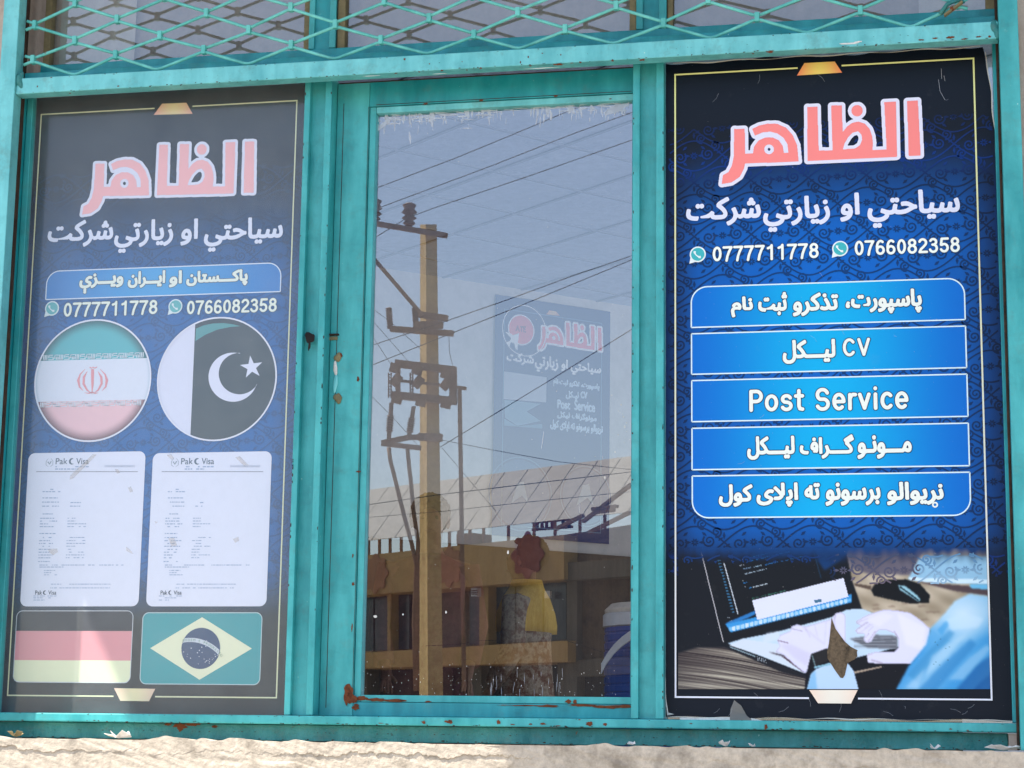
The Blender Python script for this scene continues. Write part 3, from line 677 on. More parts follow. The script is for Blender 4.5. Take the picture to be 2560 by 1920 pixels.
# =================================================================== RIGHT POSTER
def mixs(a, b, t): return tuple(a[i] + (b[i] - a[i]) * float(t) for i in range(3))
yR = -.002
posR = thing('services_poster', 'bright blue services poster with five text bars above hands on a laptop', 'poster', (-.25, yR, 1.68))
frR = Frame2((rm[3] + .0015, yR, 1.682), (1, 0, 0), (0, 0, 1), (0, -1, 0)); PR = Poster(posR, frR, PRINT)
WR = .1835 - rm[3] - .003; HR = 3.409 - 1.682
navy, midb, brt = lin(9, 19, 33), lin(2, 62, 132), lin(0, 102, 196)
vpx = lambda y, P=PR: P.fr.uv(2070, y)[1]
vA, vB, vC, vD = vpx(330), vpx(620), vpx(1300), vpx(1430)
def bgR(u, v):
    t = smooth(vA, vB, v) * smooth(vD, vC, v); e = smooth(-.02, .10, u) * smooth(WR + .02, WR - .11, u)
    g = math.exp(-((u - WR * .5) ** 2) / .09 - ((v - vpx(700)) ** 2) / .5)
    return mixs(navy, mixs(mixs(midb, navy, .35), brt, e * (.55 + .45 * g)), t * (.55 + .45 * e))
def patR(u, v):
    t = float(smooth(vA, vB, v) * smooth(vD, vC, v)); b = bgR(u, v)
    k = .38 - .3 * float(smooth(vpx(1330), vpx(1250), v)) * 0
    d = (b[0] * .5, b[1] * .34, b[2] * .34)
    f = mixs(navy, lin(0, 66, 160), .75 * math.exp(-((v - vpx(470)) ** 2) / .02) + .5 * math.exp(-((v - vpx(1400)) ** 2) / .002))
    return mixs(f, d, smooth(.12, .45, t))
redge = [(0, .0), (.02, .0), (.1, -.004), (.5, -.002), (.55, -.001), (.60, -.004), (.85, -.010), (.93, -.016), (.975, -.028), (1.0, -.034)]
def re(v): 
    t = v / HR
    return WR + float(np.interp(t, [a for a, b in redge], [b for a, b in redge])) + .0012 * math.sin(v * 60) 
nu, nv = 60, 150; V = []; 
for j in range(nv + 1):
    v = HR * j / nv
    for i in range(nu + 1):
        vv = v
        if j == nv: vv = v - .004 - .002 * math.sin(i * .9) - .003 * math.sin(i * .23)
        if j == 0: vv = .003 + .003 * math.sin(i * .4)
        V.append((re(v) * i / nu, vv))
G = [(j * (nu + 1) + i, j * (nu + 1) + i + 1, (j + 1) * (nu + 1) + i + 1, (j + 1) * (nu + 1) + i) for j in range(nv) for i in range(nu)]
PR.put('print_sheet', V, G, bgR, 0)
# pale curled edge behind the sheet
eg = V2(); eg.st([(re(v) + .0012 + .0015 * math.sin(v * 23), v) for v in np.linspace(.01, HR - .02, 80)], [.001 + .0016 * abs(math.sin(v * 9)) for v in np.linspace(.01, HR - .02, 80)])
eg.st([(x, HR - .0045 + .002 * math.sin(x * 40)) for x in np.linspace(.02, WR - .04, 50)], [.0008 + .002 * abs(math.sin(x * 11)) for x in np.linspace(.02, WR - .04, 50)])
eg.st([(x, .003 + .0015 * math.sin(x * 50)) for x in np.linspace(.0, WR, 50)], [.0006 + .0022 * max(0, math.sin(x * 17)) for x in np.linspace(0, WR, 50)])
PR.put('curled_edge', eg.V, eg.F, lin(214, 206, 194), 1)
keep = lambda u, v: .004 < u < re(v) - .004 and vpx(1445) < v < vpx(300)
V, Fc = damask(0, WR, .005, HR - .01, patR, keep, .149, .073)
PR.put('damask_pattern', V, Fc, patR, 1, lift=damask.lift)
yel, whi = lin(240, 240, 160), lin(232, 234, 246)
def c3(x, y): return c(3, x, y)
def c6(x, y): return c(6, x, y)
def c9(x, y): return c(9, x, y)
uv = frR.uv
tl = uv(1684, 190); tr = uv(2426, 146); bl = uv(1694, 1743); br = uv(2487, 1749)
ul = (tl[0] + bl[0]) / 2; ur = (tr[0] + br[0]) / 2; vt = (tl[1] + tr[1]) / 2; vb = (bl[1] + br[1]) / 2
g1, g2 = uv(*c3(757, 440))[0], uv(*c3(1040, 425))[0]; h1, h2 = uv(*c9(830, 1195))[0], uv(*c9(1145, 1195))[0]
bd = V2(); t_ = .0042
bd.rect(ul, g1, vt - t_ / 2, vt + t_ / 2).rect(g2, ur + t_ / 2, vt - t_ / 2, vt + t_ / 2).rect(ul - t_ / 2, ul + t_ / 2, vb + t_ / 2, vt + t_ / 2 if 0 else vt - t_ / 2).rect(ur - t_ / 2, ur + t_ / 2, vb + t_ / 2, vt - t_ / 2).rect(ul - t_ / 2, h1, vb - t_ / 2, vb + t_ / 2).rect(h2, ur + t_ / 2, vb - t_ / 2, vb + t_ / 2).rect(ul - t_ / 2, ul, vt - t_ / 2, vt + t_ / 2)
PR.put('border_line', bd.V, bd.F, lambda u, v: mixs(whi, yel, smooth(vt - .5, vt, v)), 7)
def trap(P, pts, ccol, ecol, layer=3):
    Q = P.uvs(pts); n = 12; V = []
    for i in range(n + 1):
        t = i / n; V += [(Q[0][0] + (Q[3][0] - Q[0][0]) * t, Q[0][1] + (Q[3][1] - Q[0][1]) * t), (Q[1][0] + (Q[2][0] - Q[1][0]) * t, Q[1][1] + (Q[2][1] - Q[1][1]) * t)]
    cu = sum(q[0] for q in Q) / 4; hw = abs(Q[3][0] - Q[0][0]) / 2
    P.put('gold_tab', V, [(2 * i, 2 * i + 2, 2 * i + 3, 2 * i + 1) for i in range(n)], lambda u, v: mixs(ccol, ecol, min(1, abs(u - cu) / hw) ** 1.5), layer)
trap(PR, [c3(752, 487), c3(800, 407), c3(995, 397), c3(1043, 468)], lin(255, 226, 120), lin(255, 140, 100))
trap(PR, [c9(832, 1145), c9(888, 1230), c9(1100, 1232), c9(1143, 1145)], lin(248, 240, 222), lin(250, 222, 200), 8)
Mr = affine([(1546, 1000), (825, 1037), (268, 1187), (820, 688), (1530, 650), (345, 830)], [uv(*c3(*p)) for p in [(1546, 1000), (825, 1037), (268, 1187), (820, 688), (1530, 650), (345, 830)]])
title(PR, Mr, lin(255, 142, 138), lin(230, 230, 248), .0086)
lil = lin(226, 230, 248)
def T3(P, n, txt, L, R, t, b, col, bold, nm='lettering', off=c, **kw):
    a = off(n, L, t); z = off(n, R, b); return P.text(nm, txt, a[0], z[0], a[1], z[1], col, 4, bold, **kw)
for txt, L, R, t, b in [('سياحتي', 1205, 1800, 1222, 1458), ('او', 1030, 1155, 1242, 1425), ('زيارتي', 535, 965, 1262, 1487), ('شركت', 40, 520, 1268, 1453)]:
    T3(PR, 3, txt, L, R, t, b, lil, .0026)
cream = lin(240, 246, 236); od = (.0019, lin(14, 46, 84))
def digits(P, s, L, R, top, bot, col, outline, layer=4):
    """bold grotesque digits drawn from strokes"""
    ym = (top + bot) / 2; xm = (L + R) / 2; u0 = P.fr.uv(L, ym)[0]; u1 = P.fr.uv(R, ym)[0]; v1 = P.fr.uv(xm, top)[1]; v0 = P.fr.uv(xm, bot)[1]
    # glyph box 1 x 1.55, stroke centre lines inset
    def ell(cx, cy, rx, ry, a0, a1, n=22): return [(cx + rx * math.cos(math.radians(a0 + (a1 - a0) * i / n)), cy + ry * math.sin(math.radians(a0 + (a1 - a0) * i / n))) for i in range(n + 1)]
    LW = {'P': 1.0, 'o': .98, 's': .90, 't': .66, 'S': 1.12, 'e': .98, 'r': .66, 'v': .90, 'i': .46, 'c': .92, 'C': 1.2, 'V': 1.1}
    Gs = {'P': [[(.16, .12), (.16, 1.42), (.5, 1.42)] + ell(.52, 1.07, .34, .35, 90, -90) + [(.16, .72)]], 'o': [ell(.48, .60, .34, .47, 0, 360)], 's': [ell(.44, .84, .27, .23, 20, 240) + ell(.44, .37, .30, .25, 70, -155)],
          't': [[(.30, 1.40), (.30, .34), (.36, .16), (.54, .12)], [(.08, 1.04), (.54, 1.04)]], 'S': [ell(.54, 1.08, .36, .34, 20, 240) + ell(.54, .46, .39, .34, 70, -155)], 'e': [[(.16, .60), (.80, .60)], ell(.48, .60, .34, .47, 0, 310)],
          'r': [[(.18, .12), (.18, 1.04)], [(.18, .76), (.26, .96), (.40, 1.05), (.56, 1.04)]], 'v': [[(.12, 1.04), (.44, .14), (.76, 1.04)]], 'i': [[(.22, .12), (.22, 1.04)], [(.22, 1.42), (.22, 1.44)]], 'c': [ell(.48, .60, .34, .47, 45, 315)],
          'C': [ell(.60, .775, .44, .64, 42, 318)], 'V': [[(.12, 1.42), (.54, .14), (.96, 1.42)]], '0': [ell(.5, .775, .32, .63, 0, 360)], '1': [[(.60, .06), (.60, 1.45), (.52, 1.28), (.24, 1.17)]], '7': [[(.1, 1.41), (.86, 1.41), (.62, .95), (.46, .5), (.38, .06)]],
          '8': [ell(.5, 1.12, .29, .29, 0, 360), ell(.5, .47, .34, .35, 0, 360)], '2': [ell(.49, 1.08, .33, .34, 160, -35) + [(.6, .7), (.3, .42), (.17, .14), (.88, .14)]],
          '3': [ell(.47, 1.13, .29, .28, 155, -90) + [(.40, .85)], ell(.47, .48, .34, .36, 90, -160)], '5': [[(.84, 1.41), (.26, 1.41), (.18, .80)] + ell(.48, .50, .34, .37, 130, -155)],
          '6': [ell(.5, .48, .33, .36, 0, 360), ell(.53, .775, .36, .64, 55, 195)]}
    nD = len(s); xo = [0]; 
    for ch in s: xo.append(xo[-1] + LW.get(ch, 1.06) + (.10 if ch in LW else 0))
    Wt = xo[-1] - (.08 if s[0] not in LW else .12); sx = (u1 - u0) / Wt; sy = (v1 - v0) / 1.55; sw = .115 * (sx + sy) / 2 * (1.12 if s[0] in LW else 1.1); cell = .0006; pad = sw + .004
    nx = int((u1 - u0 + 2 * pad) / cell) + 1; ny = int((v1 - v0 + 2 * pad) / cell) + 1; ox, oy = u0 - pad, v0 - pad
    D = np.full((ny, nx), 1.0); gx = ox + np.arange(nx)[None, :] * cell; gy = oy + np.arange(ny)[:, None] * cell
    for k, ch in enumerate(s):
        for pl in Gs[ch]:
            q = [(u0 + (x + xo[k]) * sx, v0 + y * sy) for x, y in pl]
            xa = max(0, int((min(a for a, b in q) - pad - ox) / cell)); xb = min(nx, int((max(a for a, b in q) + pad - ox) / cell) + 1)
            g = gx[:, xa:xb]
            for (ax, ay), (bx, by) in zip(q[:-1], q[1:]):
                dx, dy = bx - ax, by - ay; L2 = dx * dx + dy * dy + 1e-12; t = np.clip(((g - ax) * dx + (gy - ay) * dy) / L2, 0, 1)
                D[:, xa:xb] = np.minimum(D[:, xa:xb], np.hypot(g - ax - t * dx, gy - ay - t * dy))
    if outline:
        V, Fc = march(D, (ox, oy), cell, sw + outline[0]); P.put('phone_number_outline', V, Fc, outline[1], layer - .5)
    V, Fc = march(D, (ox, oy), cell, sw); P.put('phone_number', V, Fc, col, layer)
digits(PR, '0777711778', *[q for q in (c3(207, 0)[0], c3(893, 0)[0], c3(0, 1574)[1], c3(0, 1672)[1])], lin(244, 250, 240), (.0014, lin(20, 60, 100)))
digits(PR, '0766082358', *[q for q in (c3(1120, 0)[0], c3(1800, 0)[0], c3(0, 1536)[1], c3(0, 1634)[1])], lin(244, 250, 240), (.0014, lin(20, 60, 100)))
def icon(P, px, py, rpx, teal, white, layer=4):
    u, v = P.fr.uv(px, py); r = abs(P.fr.uv(px + rpx, py)[0] - u)
    ro = P.poly('phone_icon', densify(circ(u, v, r, 30)[:16] + circ(u, v, r, 30)[16:18] + [(u - r * 1.05, v - r * 1.15)] + circ(u, v, r, 30)[21:], .004), white, layer)
    P.poly('disc', circ(u, v, r * .82, 28) , teal, layer + 1, parent=ro) if False else P.poly('phone_icon_disc', circ(u, v, r * .82, 28), teal, layer + 1)
    g = V2(); pts = [(u - r * .36, v + r * .40), (u - r * .30, v + r * .05), (u - r * .02, v - r * .24), (u + r * .38, v - r * .36)]
    g.st([pts[0], (u - r * .38, v + r * .2), pts[1], (u - r * .18, v - r * .12), pts[2], (u + r * .18, v - r * .36), pts[3]], [r * .3, r * .28, r * .15, r * .14, r * .15, r * .28, r * .3])
    P.put('phone_icon_handset', g.V, g.F, white, layer + 2)
icon(PR, *c3(1030, 1600), 52 * K, lin(66, 184, 190), lin(236, 246, 246)); icon(PR, *c3(115, 1637), 52 * K, lin(66, 184, 190), lin(236, 246, 246))
def panel(P, n, L, R, t, b, rad, edge, cen, line, lw=.0034, ymid=None):
    xm = (L + R) / 2; ym = (t + b) / 2; u0 = P.fr.uv(*c(n, L, ym))[0]; u1 = P.fr.uv(*c(n, R, ym))[0]; v1 = P.fr.uv(*c(n, xm, t))[1]; v0 = P.fr.uv(*c(n, xm, b))[1]
    pts = rrect(u0, u1, v0, v1, rad); cu = (u0 + u1) / 2
    # fill as vertical strips so the tone can run across
    n_ = 40; V = []; xs = [u0 + (u1 - u0) * (.5 - .5 * math.cos(math.pi * i / n_)) for i in range(n_ + 1)]
    def lim(x):
        hi, lo = v1, v0
        for (r, sx, top) in ((rad[0], 0, 1), (rad[1], 1, 1), (rad[3], 0, 0), (rad[2], 1, 0)):
            if r <= 0: continue
            d = (u0 + r - x) if sx == 0 else (x - (u1 - r))
            if d > 0:
                k = r - math.sqrt(max(0, r * r - min(d, r) ** 2))
                if top: hi -= k
                else: lo += k
        return lo, hi
    for x in xs:
        lo, hi = lim(x); V += [(x, lo), (x, hi)]
    fn = lambda u, v: mixs(cen, edge, float(smooth(.0, .52, abs(u - cu) / (u1 - u0))))
    P.put('text_bar', V, [(2 * i, 2 * i + 2, 2 * i + 3, 2 * i + 1) for i in range(n_)], fn, 2)
    Vr, Fr = ring(densify(pts, .01), lw); P.put('text_bar_edge', Vr, Fr, line, 3)
eb, cb = lin(0, 110, 206), lin(0, 176, 232)
R_ = .042
for t, b, rad in [(172, 435, (R_, R_, 0, 0)), (476, 740, (0,) * 4), (781, 1049, (0,) * 4), (1092, 1362, (0,) * 4), (1403, 1676, (0, 0, R_, R_))]:
    k = (t - 172) / 1504; panel(PR, 6, 73 + 8 * k, 1831 + 44 * k, t, b, rad, eb, cb, lin(222, 244, 250))
for txt, L, R, t, b, bo in [('پاسپورت،', 1065, 1555, 216, 372, .0024), ('تذکرو', 725, 1018, 236, 386, .0024), ('ثبت', 503, 690, 234, 384, .0024), ('نام', 328, 470, 262, 394, .0022),
                            ('لیـــکل', 660, 1000, 538, 692, .0024), ('مـــونـو', 1140, 1490, 1152, 1304, .0024), ('گـــراف', 770, 1120, 1150, 1304, .0024), ('لیـــکل', 432, 738, 1158, 1310, .0024),
                            ('نریوالو', 1330, 1695, 1452, 1602, .0024), ('برسونو', 935, 1290, 1456, 1606, .0024), ('ته', 800, 900, 1460, 1567, .0024), ('اپلای', 492, 760, 1458, 1614, .0024), ('کول', 250, 468, 1468, 1613, .0024)]:
    T3(PR, 6, txt, L, R, t, b, cream, bo, outline=od)
u_, v_ = uv(*c6(1640, 1600)); Vr, Fr = ring(circ(u_, v_, .0055, 16), .004); PR.put('lettering', Vr, Fr, cream, 4)
for txt, L, R, t, b in [('CV', 1045, 1222, 528, 646), ('Post', 443, 797, 857, 1000), ('Service', 868, 1470, 842, 992)]:
    digits(PR, txt, c6(L, 0)[0], c6(R, 0)[0], c6(0, t)[1], c6(0, b)[1], cream, od)

# ---- printed picture: a laptop, hands, a mouse on a desk
def picture():
    st = 5.2; gx = np.arange(-12, 2172 + st, st); gy = np.arange(-30, 948 + .1, st); GX, GY = np.meshgrid(gx, gy)
    C_ = np.zeros(GX.shape + (3,)) + np.array((15, 20, 30.))
    def blur(M, n):
        for _ in range(n):
            P_ = np.pad(M, 1, 'edge'); M = (P_[1:-1, 1:-1] * 2 + P_[:-2, 1:-1] + P_[2:, 1:-1] + P_[1:-1, :-2] + P_[1:-1, 2:]) / 6
        return M
    def fill(P_, col, bl=1, a=1.0):
        M = blur(inpoly(P_, GX, GY).astype(float), bl)[..., None] * a; C_[:] = C_ * (1 - M) + (np.array(col, float) if np.ndim(col) < 2 else col) * M
    def line(p, q, wd, col, bl=1, a=1.0):
        d = np.array(q) - np.array(p); n = np.array([-d[1], d[0]]) / max(1e-6, np.hypot(*d)) * wd / 2
        fill([tuple(np.array(p) + n), tuple(np.array(q) + n), tuple(np.array(q) - n), tuple(np.array(p) - n)], col, bl, a)
    rn = np.random.default_rng(3)
    def shade(P_, dark, n=9, a=1.0):
        M0 = inpoly(P_, GX, GY).astype(float); Mb = blur(M0, n); k = (M0 * np.clip(1 - (Mb - .5) * 2.3, 0, 1) * a)[..., None]; C_[:] = C_ * (1 - k) + np.array(dark, float) * k
    # table, upper right
    wood = np.array((178, 164, 142.)) + 14 * np.sin(GX / 90 + GY / 37)[..., None] + 9 * np.sin(GX / 31 - GY / 19)[..., None]
    fill([(1150, -30), (2172, -30), (2172, 520), (1700, 540), (1260, 400), (1190, 200)], wood, 3)
    fill([(1130, -40), (1700, -40), (1600, 160), (1300, 150), (1180, 110)], (88, 84, 104), 7, .85)
    fill([(1200, 215), (1320, 235), (1320, 262), (1210, 235)], (92, 76, 66), 2); fill([(1640, 205), (2172, 250), (2172, 310), (1900, 270)], (82, 66, 70), 4)
    for k in range(14): 
        x, y = rn.uniform(1280, 1800), rn.uniform(330, 470); fill([(x, y), (x + 40, y - 6), (x + 60, y + 6), (x + 10, y + 12)], (120, 98, 84), 3, .5)
    fill([(1575, 190), (1650, 50), (1760, 20), (2172, 30), (2172, 225), (1750, 210)], (150, 196, 224), 4); fill([(1580, 175), (1700, 180), (2130, 190), (2130, 222), (1720, 208), (1590, 195)], (214, 238, 250), 2)
    fill([(2000, 220), (2140, 225), (2140, 262), (2010, 250)], (110, 190, 232), 3)
    # mouse
    fill([(1322, 262), (1345, 222), (1440, 192), (1560, 188), (1660, 222), (1727, 300), (1722, 350), (1600, 358), (1470, 332), (1340, 302)], (10, 14, 20), 2)
    fill([(1508, 228), (1560, 236), (1640, 300), (1662, 330), (1648, 344), (1590, 306), (1520, 262)], (150, 198, 212), 2); line((1520, 240), (1650, 336), 9, (16, 36, 46), 1)
    # desk, lower left
    tb_ = rn.normal(0, 1, 900); tb2 = rn.normal(0, 1, 900)
    def tex(a, t_): i0 = np.floor(a).astype(int); f_ = a - i0; return t_[i0 % 900] * (1 - f_) + t_[(i0 + 1) % 900] * f_
    d = (GY - 640) - GX * .17 + 9 * np.sin(GX / 210) ; grain = np.clip(.5 + .22 * tex(d / 5.6 + 300, tb_) + .16 * tex(d / 14. + GX / 240 + 300, tb2) + .10 * tex((d + GX * .02) / 30. + 100, tb_), 0, 1); fade = np.clip((GX + (GY - 640) * 1.5) / 600, 0, 1)
    wd = np.array((44, 36, 40.)) + (np.array((186, 178, 160.)) - np.array((44, 36, 40.))) * (grain * (.30 + .70 * fade))[..., None]
    fill([(-20, 700), (120, 660), (310, 660), (900, 880), (890, 955), (-20, 955)], wd, 4)
    # screen
    fill([(150, -40), (1100, -40), (1250, 380), (1060, 420), (300, 640)], (14, 19, 27), 2)
    line((140, -30), (300, 625), 5, (190, 190, 196), 0); line((305, 78), (402, 432), 6, (196, 206, 216), 0)
    for k in range(18): line((262 + k * 5.6, 60 + k * 21), (280 + k * 5.6, 58 + k * 21), 8, (60, 120, 160), 0, .8)
    for k, (x, y, L, col) in enumerate([(410, 95, 40, (170, 180, 190)), (470, 66, 290, (20, 120, 190)), (480, 40, 250, (20, 110, 170)), (440, 118, 60, (120, 150, 180)), (510, 104, 60, (150, 180, 200)), (590, 88, 110, (40, 120, 190)), (700, 66, 160, (30, 100, 160)), (450, 152, 155, (170, 190, 205)), (432, 200, 14, (170, 190, 200)), (440, 216, 28, (40, 130, 200)), (446, 240, 12, (170, 180, 190)), (478, 250, 24, (60, 150, 220)), (506, 243, 100, (200, 215, 225)), (500, 322, 240, (70, 130, 110)), (328, 455, 24, (170, 180, 190)), (336, 482, 30, (170, 180, 190)), (372, 474, 34, (60, 130, 180))]):
        for q in range(int(L / 9)):
            if rn.random() < .82: line((x + q * 9, y - q * 9 * .24), (x + q * 9 + 6.5, y - q * 9 * .24 - 1.5), 6, col, 0, .9)
    fill([(940, -20), (1180, -30), (1110, 60), (1000, 130), (950, 60)], (0, 82, 168), 8, .55); fill([(500, -30), (900, -30), (860, 20), (480, 60)], (0, 74, 150), 6, .45)
    line((925, 0), (975, 180), 5, (30, 100, 150), 1, .6)
    fill([(318, 492), (520, 405), (524, 430), (330, 520)], (44, 122, 190), 1); fill([(315, 500), (1185, 292), (1188, 348), (350, 556)], (56, 150, 218), 1); fill([(335, 522), (1180, 322), (1184, 340), (344, 548)], (120, 190, 236), 1)
    for k in range(26):
        x = 360 + k * 31; y = 532 - k * 7.6; fill([(x, y - 14), (x + 20, y - 19), (x + 22, y + 9), (x + 3, y + 14)], [(226, 236, 246), (200, 226, 246), (180, 216, 242)][k % 3], 0, .8)
    fill([(500, 335), (1130, 180), (1165, 310), (535, 470)], (224, 228, 248), 0); line((930, 344), (978, 334), 20, (60, 110, 140), 0)
    # laptop body
    fill([(328, 632), (430, 600), (640, 560), (1050, 450), (1150, 398), (1260, 392), (1330, 420), (1560, 520), (1560, 640), (1230, 735), (1000, 760), (905, 800), (865, 838), (600, 735)], (196, 220, 240), 1)
    fill([(430, 604), (470, 607), (700, 640), (840, 800), (860, 838), (560, 715), (340, 645)], (212, 224, 236), 1)
    fill([(330, 648), (862, 850), (868, 872), (700, 830), (340, 672)], (26, 28, 36), 1); line((345, 656), (520, 722), 9, (120, 140, 150), 0)
    for k in range(5): line((535 + 14 * k, 722 + 5 * k), (540 + 14 * k, 750 + 5 * k), 4, (150, 160, 170), 0)
    fill([(610, 690), (760, 720), (760, 735), (650, 705)], (52, 40, 56), 2); fill([(700, 720), (770, 740), (870, 825), (850, 830)], (70, 44, 60), 1)
    fill([(1170, 600), (1350, 572), (1504, 580), (1504, 672), (1300, 664)], (112, 116, 126), 3); 
    for k in range(7): line((1200, 606 + k * 9), (1495, 590 + k * 13), 4, [(160, 166, 176), (74, 78, 88)][k % 2], 1, .7)
    # left hand
    skin = (224, 224, 246); sk2 = (206, 200, 226)
    fill([(672, 612), (690, 575), (765, 545), (770, 515), (810, 500), (850, 512), (880, 512), (1050, 462), (1075, 425), (1110, 416), (1142, 432), (1146, 500), (1146, 620), (1030, 665), (960, 690), (905, 715), (895, 800), (865, 838), (780, 770), (715, 710), (660, 690), (690, 650)], skin, 1); shade([(672, 612), (690, 575), (765, 545), (770, 515), (810, 500), (850, 512), (880, 512), (1050, 462), (1075, 425), (1110, 416), (1142, 432), (1146, 500), (1146, 620), (1030, 665), (960, 690), (905, 715), (895, 800), (865, 838), (780, 770), (715, 710), (660, 690), (690, 650)], (176, 172, 204), 8, .55)
    line((678, 612), (750, 630), 7, (130, 110, 140), 1); fill([(690, 640), (760, 636), (900, 700), (880, 790), (800, 740)], (206, 202, 228), 8, .6); line((850, 520), (1000, 640), 10, (208, 204, 230), 5, .8); fill([(600, 560), (690, 548), (690, 600), (560, 640)], (214, 226, 240), 5, .8); line((770, 530), (850, 548), 6, (180, 172, 202), 1); line((860, 514), (900, 590), 5, (196, 190, 216), 2, .8); line((930, 500), (950, 580), 5, (200, 194, 220), 2, .7); line((1060, 560), (1130, 620), 6, (180, 174, 204), 2, .8); line((1078, 436), (1066, 470), 5, (180, 172, 202), 1); line((1072, 440), (1072, 600), 5, sk2, 2); line((1010, 480), (1000, 640), 7, (206, 206, 232), 3, .7)
    # right hand
    fill([(1218, 478), (1300, 432), (1410, 398), (1500, 404), (1590, 420), (1660, 468), (1730, 530), (1720, 640), (1600, 772), (1400, 776), (1300, 768), (1284, 735), (1300, 704), (1360, 688), (1480, 690), (1508, 660), (1506, 590), (1480, 562), (1430, 542), (1375, 540), (1352, 566), (1322, 622), (1290, 628), (1270, 612), (1276, 566), (1228, 566), (1210, 545), (1250, 510), (1218, 492)], skin, 1); shade([(1218, 478), (1300, 432), (1410, 398), (1500, 404), (1590, 420), (1660, 468), (1730, 530), (1720, 640), (1600, 772), (1400, 776), (1300, 768), (1284, 735), (1300, 704), (1360, 688), (1480, 690), (1508, 660), (1506, 590), (1480, 562), (1430, 542), (1375, 540), (1352, 566), (1322, 622), (1290, 628), (1270, 612), (1276, 566), (1228, 566), (1210, 545), (1250, 510), (1218, 492)], (170, 164, 196), 8, .6)
    fill([(1500, 420), (1700, 520), (1680, 680), (1560, 640)], (238, 236, 250), 9, .7); fill([(1290, 470), (1400, 420), (1480, 440), (1380, 520)], (236, 234, 250), 7, .6); [line((1222 + 26 * q_, 496 + 18 * q_), (1262 + 26 * q_, 470 + 14 * q_), 4, (186, 178, 206), 1, .8) for q_ in range(4)]; line((1230, 530), (1300, 486), 6, (176, 168, 198), 1, .8); line((1286, 590), (1308, 560), 4, (176, 168, 198), 1); line((1296, 716), (1330, 706), 5, (206, 196, 218), 1); line((1226, 488), (1300, 460), 5, sk2, 1); line((1240, 560), (1330, 500), 5, sk2, 1); line((1300, 620), (1352, 545), 6, (190, 180, 205), 1); line((1320, 745), (1400, 770), 8, (150, 130, 150), 3, .7); line((1480, 545), (1512, 600), 5, (170, 160, 186), 1)
    # sleeve
    gb = np.array((128, 190, 230.)) + (np.array((208, 232, 248.)) - np.array((128, 190, 230.))) * (np.clip(1 - np.hypot((GX - 1960) / 260, (GY - 430) / 200), 0, 1) ** .7)[..., None]
    fold = (.5 + .5 * np.sin((GX * .8 + GY * .62) / 58.))[..., None]; sm_ = np.clip((GY - 430 + .25 * (GX - 1900)) / 220, 0, 1)[..., None] * (1 - fold) * .6; gb = gb * (1 - sm_) + np.array((24, 134, 210.)) * sm_
    fill([(2200, 312), (2080, 300), (2000, 288), (1900, 338), (1825, 430), (1730, 530), (1700, 640), (1580, 790), (1488, 960), (2200, 960)], gb, 5)
    fill([(2172, 800), (2172, 960), (2020, 960)], (10, 80, 150), 9, .8)
    for P_, cc_, bl_, a_ in [([(1570, 850), (1700, 700), (1860, 540), (1900, 560), (1740, 760), (1640, 900)], (58, 142, 198), 10, .6), ([(1640, 960), (1800, 790), (2010, 600), (2050, 640), (1880, 830), (1770, 960)], (44, 130, 194), 11, .65), ([(1900, 960), (2050, 780), (2172, 700), (2172, 800), (2060, 960)], (24, 96, 164), 11, .75),
                             ([(1740, 720), (1900, 600), (1990, 560), (1850, 720), (1700, 860)], (186, 220, 242), 11, .6), ([(1560, 940), (1640, 860), (1700, 800), (1640, 940)], (178, 216, 242), 10, .6), ([(1860, 880), (1990, 740), (2120, 640), (2150, 670), (1960, 880)], (166, 208, 238), 11, .6), ([(1820, 470), (1960, 420), (2100, 460), (2060, 520), (1880, 540)], (206, 232, 250), 9, .7), ([(1780, 540), (1840, 470), (1860, 500), (1810, 580)], (60, 156, 220), 6, .6)]: fill(P_, cc_, bl_, a_)
    for k in range(9): x, y = rn.uniform(1740, 1860), rn.uniform(590, 790); fill([(x, y), (x + 14, y - 3), (x + 10, y + 8)], (60, 110, 140), 0, .6)
    # dark lower middle, cuff, watch
    fill([(868, 870), (905, 712), (1010, 668), (1180, 740), (1290, 712), (1300, 770), (1570, 775), (1480, 960), (860, 960)], (14, 17, 26), 1)
    fill([(1200, 828), (1395, 788), (1395, 798), (1210, 840)], (180, 160, 140), 1); fill([(905, 705), (1020, 668), (1040, 745), (925, 792)], (34, 34, 38), 1); line((912, 712), (940, 800), 7, (120, 150, 155), 1)
    fill([(905, 842), (935, 812), (1020, 770), (1160, 768), (1200, 820), (1238, 960), (876, 960)], (190, 218, 246), 1); fill([(905, 842), (935, 820), (950, 960), (876, 960)], (130, 190, 232), 4, .8); line((925, 800), (1040, 775), 14, (140, 190, 210), 1)
    # soften the top edge into the blue pattern
    top = np.clip((GY + 30 + 14 * np.sin(GX / 37) + 10 * np.sin(GX / 13)) / 130, 0, 1)[..., None]; top = top * top * (3 - 2 * top)
    L_ = C_ / 255; L_ = np.where(L_ <= .04045, L_ / 12.92, ((np.maximum(L_, 0) + .055) / 1.055) ** 2.4)
    ny, nx = GX.shape; V = []; s = 800 / 2212
    BG = np.array([[bgR(*uv(1700 + x * s, 1380 + y * s)) for x in gx[::8]] for y in gy[:34]]); BG = np.repeat(BG, 8, axis=1)[:, :nx]
    L_[:34] = L_[:34] * top[:34] + BG * (1 - top[:34])
    for y in gy:
        for x in gx:
            V.append(uv(1700 + x * s, 1380 + y * s))
    V = [(min(max(a, ul + t_ * .6), ur - t_ * .6), b) for a, b in V]
    Fc = [(j * nx + i, (j + 1) * nx + i, (j + 1) * nx + i + 1, j * nx + i + 1) for j in range(ny - 1) for i in range(nx - 1)]
    vs = [frR.w(a, b, 2 * LAY) for a, b in V]
